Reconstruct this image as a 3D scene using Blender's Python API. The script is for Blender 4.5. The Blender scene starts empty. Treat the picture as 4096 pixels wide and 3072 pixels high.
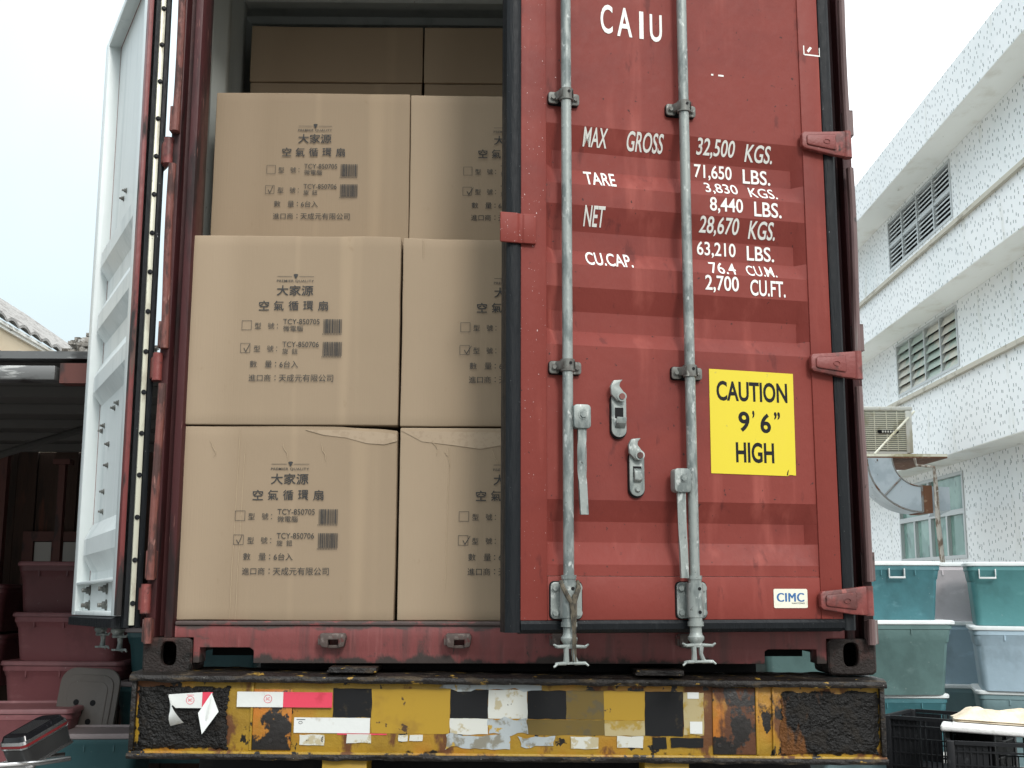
import bpy, bmesh, math, random
from mathutils import Vector, Matrix, noise
from math import radians as R, sin, cos, pi
SC = bpy.context.scene
COL = SC.collection

# ---------------------------------------------------------------- camera
cam_d = bpy.data.cameras.new('camera'); cam = bpy.data.objects.new('camera', cam_d); COL.objects.link(cam)
cam_d.sensor_width = 36; cam_d.lens = 41.309; cam_d.clip_start = 0.05; cam_d.clip_end = 600
r_ = Vector((0.99992, -0.01264, 0.00256)); u_ = Vector((-0.00465, -0.16782, 0.98581)); f_ = Vector((0.01203, 0.98574, 0.16786))
mw = Matrix((r_, u_, -f_)).transposed().to_4x4(); mw.translation = Vector((-0.04747, -3.99702, 0.29605))
cam.matrix_world = mw
SC.camera = cam
# ---------------------------------------------------------------- sky, sun, exposure
SUN_EL, SUN_AZ = R(36), R(160)      # azimuth clockwise from +Y
W = bpy.data.worlds.new('World'); SC.world = W; W.use_nodes = True
nt = W.node_tree; nt.nodes.clear()
def wn(t, **k):
    n = nt.nodes.new(t)
    for a, b in k.items(): setattr(n, a, b)
    return n
def wm(op, a, b=None, c=None):
    n = wn('ShaderNodeMath', operation=op)
    for i, v in enumerate((a, b, c)):
        if v is None: continue
        if isinstance(v, (int, float)): n.inputs[i].default_value = v
        else: nt.links.new(v, n.inputs[i])
    return n.outputs[0]
sky = wn('ShaderNodeTexSky', sky_type='NISHITA', sun_disc=False, sun_elevation=SUN_EL, sun_rotation=SUN_AZ, air_density=1.0, dust_density=3.0)
tc = wn('ShaderNodeTexCoord'); sp = wn('ShaderNodeSeparateXYZ'); nt.links.new(tc.outputs['Generated'], sp.inputs[0])
zz = wm('MAXIMUM', sp.outputs[2], 0.0)
lum = wm('MULTIPLY_ADD', zz, 13.0, 8.0)                      # overcast: brighter overhead
nzs = wn('ShaderNodeTexNoise'); nzs.inputs['Scale'].default_value = 2.2; nzs.inputs['Detail'].default_value = 5
nt.links.new(tc.outputs['Generated'], nzs.inputs['Vector'])
lum = wm('MULTIPLY', lum, wm('MULTIPLY_ADD', nzs.outputs[0], 0.42, 0.76))
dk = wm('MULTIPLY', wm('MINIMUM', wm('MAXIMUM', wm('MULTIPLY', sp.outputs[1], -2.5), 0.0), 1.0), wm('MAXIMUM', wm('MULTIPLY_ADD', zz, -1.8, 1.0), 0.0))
lum = wm('MULTIPLY', lum, wm('MULTIPLY_ADD', dk, -0.74, 1.0))     # sky dimmed low behind the camera, added to darken the upper cartons
side = wm('MULTIPLY_ADD', sp.outputs[0], 2.2, 0.6); side = wm('MINIMUM', wm('MAXIMUM', side, wm('MULTIPLY_ADD', zz, 3.0, -1.5)), 1.0)
side = wm('MAXIMUM', side, 0.0)
tint = wn('ShaderNodeMix', data_type='RGBA'); nt.links.new(side, tint.inputs[0])
tint.inputs[6].default_value = (0.60, 0.70, 0.735, 1); tint.inputs[7].default_value = (1.12, 1.15, 1.17, 1)
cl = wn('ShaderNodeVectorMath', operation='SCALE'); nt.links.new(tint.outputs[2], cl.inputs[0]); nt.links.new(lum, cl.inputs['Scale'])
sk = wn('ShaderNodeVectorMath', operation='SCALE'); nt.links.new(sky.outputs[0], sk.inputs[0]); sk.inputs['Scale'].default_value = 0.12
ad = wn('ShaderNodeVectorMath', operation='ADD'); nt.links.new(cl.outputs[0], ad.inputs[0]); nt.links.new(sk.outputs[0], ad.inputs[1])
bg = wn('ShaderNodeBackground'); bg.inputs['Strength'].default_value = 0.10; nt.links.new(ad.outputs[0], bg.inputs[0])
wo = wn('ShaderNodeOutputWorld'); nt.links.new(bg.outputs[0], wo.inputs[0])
sl = bpy.data.lights.new('sun', 'SUN'); sl.energy = 1.5; sl.angle = R(13); sl.color = (1.0, 0.97, 0.92)
so = bpy.data.objects.new('sun', sl); COL.objects.link(so)
sd = Vector((sin(SUN_AZ) * cos(SUN_EL), cos(SUN_AZ) * cos(SUN_EL), sin(SUN_EL)))
so.rotation_euler = (-sd).to_track_quat('-Z', 'Y').to_euler(); so.location = (8, -10, 6)
SC.view_settings.view_transform = 'Standard'; SC.view_settings.look = 'None'; SC.view_settings.gamma = 1
SC.view_settings.exposure = 0.30

# ---------------------------------------------------------------- mesh helpers
class MB:
    def __init__(s, T=None): s.bm = bmesh.new(); s.mi = 0; s.T = T or Matrix()
    def add(s, vs, fs):
        bv = [s.bm.verts.new(s.T @ Vector(v)) for v in vs]
        for f in fs:
            try: s.bm.faces.new([bv[i] for i in f]).material_index = s.mi
            except ValueError: pass
        return bv
    def merge(s, t):
        t.verts.index_update()
        s.add([v.co.copy() for v in t.verts], [[v.index for v in f.verts] for f in t.faces]); t.free()
    def box(s, x0, x1, y0, y1, z0, z1, b=0, seg=2):
        t = bmesh.new(); bmesh.ops.create_cube(t, size=1)
        for v in t.verts: v.co = Vector(((x0+x1)/2 + v.co.x*(x1-x0), (y0+y1)/2 + v.co.y*(y1-y0), (z0+z1)/2 + v.co.z*(z1-z0)))
        if b: bmesh.ops.bevel(t, geom=t.edges[:], offset=b, segments=seg, affect='EDGES', profile=0.5)
        s.merge(t)
    def prism(s, pts, ax, a, b, bev=0):
        m = {'y': lambda p, d: (p[0], d, p[1]), 'x': lambda p, d: (d, p[0], p[1]), 'z': lambda p, d: (p[0], p[1], d)}[ax]
        n = len(pts); t = bmesh.new()
        A = [t.verts.new(m(p, a)) for p in pts]; B = [t.verts.new(m(p, b)) for p in pts]
        t.faces.new(A); t.faces.new(B[::-1])
        for i in range(n): t.faces.new((A[i], B[i], B[(i+1) % n], A[(i+1) % n]))
        bmesh.ops.recalc_face_normals(t, faces=t.faces[:])
        if bev:
            es = [e for e in t.edges if len(e.link_faces) == 2 and e.calc_face_angle(0) > 0.6]
            bmesh.ops.bevel(t, geom=es, offset=bev, segments=2, affect='EDGES', profile=0.5)
        s.merge(t)
    def tube(s, pts, r, n=10, cap=True):
        P = [Vector(p) for p in pts]; rr = r if isinstance(r, (list, tuple)) else [r]*len(P)
        vs = []; fs = []; up = None
        for i, p in enumerate(P):
            d = (P[min(i+1, len(P)-1)] - P[max(i-1, 0)]).normalized()
            if up is None: up = d.orthogonal().normalized()
            a = (up - d*up.dot(d))
            a = a.normalized() if a.length > 1e-6 else d.orthogonal().normalized()
            up = a; b = d.cross(a)
            for k in range(n): vs.append(p + (a*cos(2*pi*k/n) + b*sin(2*pi*k/n))*rr[i])
        for i in range(len(P)-1):
            for k in range(n): fs.append((i*n+k, i*n+(k+1) % n, (i+1)*n+(k+1) % n, (i+1)*n+k))
        if cap: fs += [tuple(range(n))[::-1], tuple(range((len(P)-1)*n, len(P)*n))]
        s.add(vs, fs)
    def cyl(s, p, q, r0, r1=None, n=18): s.tube([p, q], [r0, r0 if r1 is None else r1], n)
    def bolt(s, p, d=(0, -1, 0), r=.009, h=.007):
        p = Vector(p); d = Vector(d)
        s.tube([p, p+d*h*.25], r*1.45, 14); s.tube([p, p+d*h], r, 6)
    def loops(s, L, close=True, cap0=True, cap1=True):
        n = len(L[0]); vs = [v for l in L for v in l]; fs = []
        for i in range(len(L)-1):
            for k in range(n if close else n-1): fs.append((i*n+k, i*n+(k+1) % n, (i+1)*n+(k+1) % n, (i+1)*n+k))
        if cap0: fs.append(tuple(range(n))[::-1])
        if cap1: fs.append(tuple(range((len(L)-1)*n, len(L)*n)))
        s.add(vs, fs)
    def grid(s, nx, nz, fn, keep=None, thick=None):
        vs = [fn(i/nx, j/nz) for j in range(nz+1) for i in range(nx+1)]; fs = []
        for j in range(nz):
            for i in range(nx):
                if keep is None or keep((i+.5)/nx, (j+.5)/nz):
                    a = j*(nx+1)+i; fs.append((a, a+1, a+nx+2, a+nx+1))
        s.add(vs, fs)
    def build(s, name, mats, parent=None, loc=None, rot=None, smooth=True, ang=35, recalc=True, **props):
        me = bpy.data.meshes.new(name)
        lo = [v for v in s.bm.verts if not v.link_faces]
        if lo: bmesh.ops.delete(s.bm, geom=lo, context='VERTS')
        if recalc: bmesh.ops.recalc_face_normals(s.bm, faces=s.bm.faces[:])
        s.bm.to_mesh(me); s.bm.free()
        for m in (mats if isinstance(mats, (list, tuple)) else [mats]): me.materials.append(m)
        if smooth:
            for p in me.polygons: p.use_smooth = True
            me.set_sharp_from_angle(angle=R(ang))
        o = bpy.data.objects.new(name, me); COL.objects.link(o)
        if parent: o.parent = parent
        if loc: o.location = loc
        if rot: o.rotation_euler = rot
        for k, v in props.items(): o[k] = v
        return o
def thing(name, label, cat, loc=(0, 0, 0), rot=(0, 0, 0), group=None):
    o = bpy.data.objects.new(name, None); COL.objects.link(o); o.empty_display_size = .1
    o.location = loc; o.rotation_euler = rot; o['label'] = label; o['category'] = cat
    if group: o['group'] = group
    return o
def rrect(w, d, r, n=4, cx=0, cy=0):
    o = []
    for sx, sy, a0 in ((1, -1, -90), (1, 1, 0), (-1, 1, 90), (-1, -1, 180)):
        for k in range(n+1):
            a = R(a0 + 90*k/n); o.append((cx + sx*(w/2-r) + r*cos(a), cy + sy*(d/2-r) + r*sin(a)))
    return o

# ---------------------------------------------------------------- material helpers
def mat(name, col, rough=.6, metal=0, layers=(), bump=(), spec=None, alpha=None, rvar=0, trans=None):
    """layers: (colour, scale xyz, detail, lo, hi, [(axis, v0, v1, weight)...], rough) painted over the base by a noise threshold
       bump: (scale xyz, detail, strength)"""
    m = bpy.data.materials.new(name); m.use_nodes = True; t = m.node_tree; t.nodes.clear()
    def N(ty, **k):
        n = t.nodes.new(ty)
        for a, b in k.items(): setattr(n, a, b)
        return n
    def S(n, i, v):
        if isinstance(v, (int, float, tuple)): n.inputs[i].default_value = v
        else: t.links.new(v, n.inputs[i])
    def MA(op, *a, clamp=False):
        n = N('ShaderNodeMath', operation=op, use_clamp=clamp)
        for i, v in enumerate(a): S(n, i, v)
        return n.outputs[0]
    b = N('ShaderNodeBsdfPrincipled'); out = N('ShaderNodeOutputMaterial'); t.links.new(b.outputs[0], out.inputs[0])
    co = N('ShaderNodeTexCoord').outputs['Object']; xyz = N('ShaderNodeSeparateXYZ'); t.links.new(co, xyz.inputs[0])
    def NZ(scale, detail):
        mp = N('ShaderNodeMapping'); t.links.new(co, mp.inputs[0]); mp.inputs['Scale'].default_value = scale if isinstance(scale, tuple) else (scale,)*3
        n = N('ShaderNodeTexNoise'); t.links.new(mp.outputs[0], n.inputs['Vector']); n.inputs['Scale'].default_value = 1; n.inputs['Detail'].default_value = detail
        n.inputs['Roughness'].default_value = .6
        return n.outputs[0]
    cur = tuple(col)+(1,); rg = rough
    for L in layers:
        c2, sc, det, lo, hi = L[:5]; pos = L[5] if len(L) > 5 else (); r2 = L[6] if len(L) > 6 else None
        amt = L[7] if len(L) > 7 else 1.0
        f = NZ(sc, det)
        for ax, v0, v1, w in pos:
            q = MA('MULTIPLY', MA('SUBTRACT', xyz.outputs[ax], float(v0)), 1.0/(v1-v0), clamp=True)
            f = MA('MULTIPLY_ADD', q, float(w), f)
        mr = N('ShaderNodeMapRange', interpolation_type='SMOOTHSTEP'); S(mr, 0, f); S(mr, 1, float(lo)); S(mr, 2, float(hi)); S(mr, 3, 0.0); S(mr, 4, float(amt))
        mx = N('ShaderNodeMix', data_type='RGBA'); S(mx, 0, mr.outputs[0]); S(mx, 6, cur); S(mx, 7, tuple(c2)+(1,)); cur = mx.outputs[2]
        if r2 is not None:
            mf = N('ShaderNodeMix', data_type='FLOAT'); S(mf, 0, mr.outputs[0]); S(mf, 2, rg); S(mf, 3, float(r2)); rg = mf.outputs[0]
    S(b, 'Base Color', cur)
    if rvar: rg = MA('MULTIPLY_ADD', NZ(35, 3), float(rvar), MA('SUBTRACT', rg, rvar*.5))
    S(b, 'Roughness', rg); S(b, 'Metallic', float(metal))
    if spec is not None: S(b, 'Specular IOR Level', float(spec))
    if trans: S(b, 'Transmission Weight', float(trans))
    nrm = None
    for sc, det, st in bump:
        bn = N('ShaderNodeBump'); bn.inputs['Strength'].default_value = 1; bn.inputs['Distance'].default_value = st
        t.links.new(NZ(sc, det), bn.inputs['Height'])
        if nrm: t.links.new(nrm, bn.inputs['Normal'])
        nrm = bn.outputs[0]
    if nrm: t.links.new(nrm, b.inputs['Normal'])
    return m
# ---------------------------------------------------------------- lettering
_tc = {}
def glyphs(body, bold=0, space=1.0):
    k = (body, bold, space)
    if k not in _tc:
        c = bpy.data.curves.new('lettering', 'FONT'); c.body = body; c.offset = bold; c.resolution_u = 4; c.space_character = space
        o = bpy.data.objects.new('lettering', c); COL.objects.link(o)
        me = o.evaluated_get(bpy.context.evaluated_depsgraph_get()).to_mesh()
        V = [tuple(v.co[:2]) for v in me.vertices]; F = [tuple(p.vertices) for p in me.polygons]
        bpy.data.objects.remove(o); bpy.data.curves.remove(c)
        xs = [v[0] for v in V]; ys = [v[1] for v in V]
        _tc[k] = (V, F, min(xs), max(xs), min(ys), max(ys))
    return _tc[k]
def write(mb, body, x0, x1, z0, z1, y, bold=0, space=1.0):
    """lettering fitted into the rectangle x0..x1, z0..z1 on the plane y; x1=None keeps the letters' own width"""
    V, F, a, b, c, d = glyphs(body, bold, space)
    kz = (z1-z0)/(d-c); kx = kz if x1 is None else (x1-x0)/(b-a)
    mb.add([(x0+(v[0]-a)*kx, y, z0+(v[1]-c)*kz) for v in V], F)
# ================================================================ materials
RED = (.200, .039, .030)
m_red = mat('red_paint', RED, .56, spec=.22, layers=[
    ((.165, .033, .027), (1.1, 1.1, 2.2), 4, .48, .68),
    ((.32, .082, .064), (7, 7, 1.0), 4, .54, .76, (), None, .75),
    ((.12, .026, .022), (14, 14, 4.5), 5, .62, .70, (), .6, .8),
    ((.05, .024, .022), (60, 60, 45), 3, .698, .72, (), .7, .9),
    ((.62, .52, .50), (150, 150, 100), 2, .80, .82, ((0, -1.02, -1.13, .105),), .5, .9)], bump=[((9, 9, 6), 4, .004)], rvar=.2)
m_redtrim = mat('red_trim', (.17, .036, .034), .5, layers=[
    ((.055, .026, .024), (6, 6, 3), 5, .50, .66, (), .7),
    ((.10, .055, .045), (30, 30, 6), 4, .60, .70, (), .75),
    ((.018, .015, .014), (11, 11, 3), 5, .50, .62, ((2, .5, .12, .22),), .75)], bump=[((40, 40, 20), 4, .002)], rvar=.2)
m_barr = mat('greyed_hinge_bar', (.125, .075, .072), .5, layers=[((.07, .035, .033), (16, 16, 2), 4, .46, .62), ((.24, .22, .21), (26, 26, 1.5), 3, .56, .70), ((.03, .022, .02), (30, 30, 20), 4, .64, .70)])
m_hinge = mat('hinge_paint', (.19, .042, .036), .5, layers=[((.10, .028, .024), (12, 12, 12), 5, .50, .62), ((.03, .02, .018), (30, 30, 30), 4, .62, .70), ((.28, .085, .07), (40, 40, 12), 3, .60, .72)], bump=[((50, 50, 50), 4, .002)])
m_post = mat('maroon_post', (.060, .017, .018), .5, spec=.3, layers=[
    ((.020, .011, .011), (10, 10, 2.0), 5, .48, .64, (), .65),
    ((.165, .075, .065), (70, 70, 8), 4, .64, .70, (), .7)], bump=[((40, 40, 12), 4, .002)], rvar=.2)
m_pin = mat('rusty_pin', (.16, .052, .040), .55, layers=[
    ((.06, .026, .022), (26, 26, 8), 5, .46, .60, (), .75),
    ((.24, .115, .095), (45, 45, 12), 4, .60, .68, (), .65)], bump=[((60, 60, 30), 4, .003)])
m_sill = mat('sill_paint', (.20, .054, .052), .5, layers=[
    ((.12, .046, .044), (26, 26, 2.2), 4, .48, .68, (), None, .8),
    ((.28, .10, .095), (34, 34, 2.5), 4, .56, .74, (), None, .6),
    ((.045, .034, .030), (9, 9, 6), 5, .62, .76, ((2, .075, .033, .30),), .75),
    ((.07, .05, .045), (12, 12, 30), 5, .64, .78, ((2, .135, .160, .30),), .6),
    ((.05, .032, .03), (40, 40, 12), 4, .66, .72)], bump=[((30, 30, 12), 4, .003)], rvar=.2)
m_cast = mat('greasy_casting', (.020, .0145, .0125), .62, spec=.3, layers=[
    ((.048, .022, .018), (14, 14, 14), 5, .50, .66), ((.008, .007, .006), (9, 9, 9), 4, .52, .66, (), .45),
    ((.13, .10, .085), (90, 90, 90), 4, .68, .74)], bump=[((45, 45, 45), 5, .006), ((140, 140, 140), 3, .003)], rvar=.25)
m_hole = mat('casting_cavity', (.003, .003, .003), .8, spec=.05, layers=[((.03, .028, .026), (20, 20, 20), 3, .55, .7)])
m_rub = mat('black_rubber', (.0065, .0085, .0105), .5, spec=.22, layers=[((.018, .021, .023), (30, 30, 4), 4, .60, .74, (), .6),
    ((.35, .36, .36), (190, 190, 120), 2, .745, .77)], bump=[((60, 60, 8), 4, .004)], rvar=.3)
m_zinc = mat('galvanised_steel', (.27, .30, .285), .5, .3, layers=[
    ((.15, .175, .17), (28, 28, 9), 4, .46, .62, (), .52), ((.46, .49, .47), (55, 55, 30), 3, .58, .70, (), .42),
    ((.085, .085, .08), (70, 70, 40), 4, .68, .73, (), .7)], bump=[((80, 80, 50), 3, .001)], rvar=.25)
m_zincd = mat('dull_zinc', (.15, .155, .142), .55, .3, layers=[
    ((.11, .105, .095), (40, 40, 20), 4, .45, .60, (), .65), ((.32, .32, .29), (70, 70, 40), 3, .60, .70)], bump=[((90, 90, 60), 3, .001)], rvar=.25)
m_white = mat('white_inner_paint', (.64, .685, .68), .42, layers=[((.52, .575, .575), (9, 9, .8), 4, .50, .70), ((.70, .74, .74), (30, 30, 1.2), 3, .58, .70),
    ((.30, .22, .18), (50, 50, 20), 4, .80, .82), ((.22, .15, .12), (30, 30, 30), 4, .74, .80, ((2, .22, .16, .10),))], bump=[((6, 6, 3), 3, .004)], rvar=.15)
m_cream = mat('cream_strip', (.62, .62, .50), .4, .2, layers=[((.45, .43, .34), (20, 20, 9), 4, .5, .66), ((.09, .08, .07), (90, 90, 45), 3, .69, .72)])
m_int = mat('pale_interior_paint', (.42, .45, .43), .55, layers=[((.33, .36, .345), (8, 8, 1.2), 4, .5, .7), ((.2, .17, .15), (40, 40, 25), 4, .70, .74)])
m_floor = mat('plywood_floor', (.16, .11, .07), .7, layers=[((.10, .07, .045), (3, 14, 10), 4, .5, .65)])
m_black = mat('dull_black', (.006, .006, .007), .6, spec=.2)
m_ink = mat('stencil_white', (.78, .79, .74), .5, layers=[((.62, .55, .5), (30, 30, 20), 4, .62, .72)])
m_pinkpaint = mat('faded_pink_paint', (.52, .40, .38), .55)
m_yel = mat('yellow_vinyl', (.66, .54, .025), .42, layers=[((.66, .53, .03), (5, 5, 5), 3, .5, .7), ((.50, .42, .06), (60, 60, 40), 3, .72, .75)])
m_blk = mat('black_print', (.008, .009, .012), .55, spec=.2)
m_label = mat('ivory_label', (.72, .72, .60), .4, layers=[((.62, .60, .48), (20, 20, 20), 3, .55, .7)])
m_blue = mat('blue_print', (.035, .13, .32), .4)
m_rope = mat('frayed_rope_fibre', (.10, .085, .06), .9, layers=[((.045, .04, .03), (90, 90, 50), 3, .45, .6)], bump=[((120, 120, 60), 3, .003)])

# ================================================================ shipping container
con = thing('shipping_container', 'weathered red shipping container on a yellow trailer, one door folded back, the other ajar', 'container')
def corrug(pitch, flat1, slope, flat2, dep, length, off=0):
    o = []; y = off
    while y < length:
        o += [(0, y), (0, y+flat1), (dep, y+flat1+slope), (dep, y+flat1+slope+flat2)]; y += pitch
    return o
for s in (-1, 1):
    b = MB(); pr = [(0, .13)] + [(d, min(y, 12.05)) for d, y in corrug(.28, .075, .065, .075, .034, 12, .30)]
    L = [[(s*(1.18+d), y, z) for d, y in pr] for z in (.17, 2.885)]; K = [[(s*(1.184+d), y, z) for d, y in pr] for z in (2.885, .17)]
    b.loops(L+K+[L[0]], close=False, cap0=False, cap1=False); b.build('side_wall', m_int, con)
b = MB(); pr = [(0, .09)] + [(-d, y) for d, y in corrug(.21, .09, .03, .06, .022, 12, .14)]
L = [[(x, y, 2.872+d) for d, y in pr] for x in (-1.216, 1.216)]; K = [[(x, y, 2.877+d) for d, y in pr] for x in (1.216, -1.216)]
b.loops(L+K+[L[0]], close=False, cap0=False, cap1=False); b.build('roof', m_int, con)
b = MB(); b.box(-1.17, 1.17, .14, 12.0, .12, .172); b.build('floor', m_floor, con)
b = MB(); b.box(-1.18, 1.18, 12.06, 12.1, .1, 2.88); b.build('front_wall', m_int, con)
for s in (-1, 1):
    b = MB(); b.box(*sorted((s*1.215, s*1.187)), .14, 12.1, .035, .168); b.build('side_rail', m_redtrim, con)
# rear posts: front flange, deep groove, inner flange
for s in (-1, 1):
    b = MB()
    pts = [(1.219, .13), (1.219, .012), (1.186, .012), (1.186, .075), (1.152, .075), (1.152, .004), (1.126, .004), (1.120, .03), (1.120, .13)]
    b.prism([(s*x, y) for x, y in pts], 'z', .118, 2.79, bev=.003); b.build('corner_post', m_post, con)
b = MB(); b.box(-1.12, 1.12, .0, .12, 2.765, 2.89, .006); b.build('header', m_redtrim, con)
# rear sill with fork-lift style recesses
b = MB()
h = [(-1.056, .035), (-1.052, .035), (-1.052, .040), (-1.034, .040), (-1.034, .087), (-.872, .087), (-.858, .078), (-.858, .035)]
b.prism([(-1.120, .118), (-1.056, .118), (-1.056, .036), (-1.034, .036), (-1.034, .086), (-.868, .086), (-.855, .076), (-.855, .035),
         (.848, .035), (.848, .076), (.86, .083), (1.022, .083), (1.022, .036), (1.056, .036), (1.056, .118), (1.120, .118), (1.120, .158), (-1.120, .158)], 'y', .012, .10, bev=.003)
b.box(-1.118, 1.118, .004, .125, .1585, .1725, .004)
b.build('sill', m_sill, con)
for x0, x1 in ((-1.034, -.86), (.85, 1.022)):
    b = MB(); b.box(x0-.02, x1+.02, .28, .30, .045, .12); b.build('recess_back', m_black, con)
b = MB(); b.box(-.855, .845, .14, .18, -.001, .12); b.build('floor_crossmember', m_black, con)
def casting(sx):
    b = MB(); n = 40
    def oval(w, h, cx, cz, p):
        o = []
        for k in range(n):
            a = 2*pi*(k+.5)/n; c, s_ = cos(a), sin(a)
            q = (abs(c)**p + abs(s_)**p)**(-1/p); o.append((cx + w/2*c*q, cz + h/2*s_*q))
        return o
    cx = sx*1.138; hx = sx*1.134
    O = oval(.162, .118, cx, .059, 9); Oi = oval(.150, .106, cx, .059, 9); H = oval(.056, .084, hx, .066, 3.2); H2 = oval(.050, .078, hx, .066, 3.2)
    b.loops([[(x, .178, z) for x, z in O], [(x, .006, z) for x, z in O], [(x, 0, z) for x, z in Oi], [(x, 0, z) for x, z in H], [(x, .004, z) for x, z in H2], [(x, .03, z) for x, z in H2]], cap1=False)
    b.mi = 1; b.loops([[(x, .0301, z) for x, z in oval(.06, .088, hx, .066, 3)], [(x, .12, z) for x, z in oval(.10, .10, hx, .062, 4)]], cap0=False)
    b.build('corner_casting', [m_cast, m_hole], con)
for s in (-1, 1): casting(s)
m_keep = mat('rusty_keeper', (.075, .055, .048), .65, layers=[((.16, .13, .115), (50, 50, 50), 4, .54, .66), ((.09, .025, .022), (30, 30, 30), 3, .56, .64)])
# cam keepers welded on the sill
for kx in (-.587, -.172, .178, .600):
    b = MB()
    b.prism([(-.042, .134), (.036, .134), (.042, .122), (.036, .092), (.018, .088), (.018, .114), (-.016, .114), (-.016, .088), (-.036, .090), (-.042, .100)], 'y', -.038, .0125, bev=.003)
    b.box(-.018, .02, -.02, .0125, .086, .096, .002)
    b.box(-.05, -.036, -.030, .0125, .096, .128, .002)
    b.build('cam_keeper', m_keep, con, loc=(kx, 0, 0))
# hinge bars of the posts (bent J-bars between the hinge lugs)
HZ = [.245, 1.03, 1.815, 2.55]
for s in (-1, 1):
    b = MB(); zs = [.10] + [v for h in HZ for v in (h-.062, h+.062)] + [2.80]
    for a, c in zip(zs[::2], zs[1::2]):
        m = 10; b.tube([(s*1.196 + s*.003*sin(5*(a+(c-a)*i/m)), -.028 + .004*sin(7*(a+(c-a)*i/m)), a+(c-a)*i/m) for i in range(m+1)], .0135, 10)
        b.box(s*1.219, s*1.188, -.022, .0125, a+.004, min(c, a+.10)-.004, .002)
    b.build('hinge_bar', m_pin if s < 0 else m_barr, con)

# ---------------------------------------------------------------- doors (u = distance from the hinge, y = inwards)
DN = [(1.802, 1.722), (1.526, 1.446), (1.248, 1.174), (.559, .492)]      # faces sloping inwards going down
UP = [(1.658, 1.597), (1.379, 1.324), (1.108, 1.055), (.427, .357)]      # faces coming back out
CR = sorted([v for p in DN+UP for v in p])
DEP = .036
def prof(z):
    for a, c in DN:
        if c <= z <= a: return DEP*(a-z)/(a-c)
    for a, c in UP:
        if c <= z <= a: return DEP*(z-c)/(a-c)
    for (a, c), (d, e) in zip(DN, UP):
        if d < z < c: return DEP
    return 0.0
ZS = [.322] + CR + [2.42, 2.70]
def panel(b, y0, lim=.030):
    us = [.180, .180+lim, 1.104-lim, 1.104]
    for j in range(len(ZS)-1):
        z0, z1 = ZS[j], ZS[j+1]; p0, p1 = prof(z0+1e-7), prof(z1-1e-7)
        if j+1 < len(ZS)-2 or True:
            n = 1
        vs = []
        for z, p in ((z0, p0), (z1, p1)):
            for i, u in enumerate(us): vs.append((u, y0 + (p if 0 < i < 3 else 0), z))
        b.add(vs, [(i, i+1, i+5, i+4) for i in range(3)])
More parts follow.
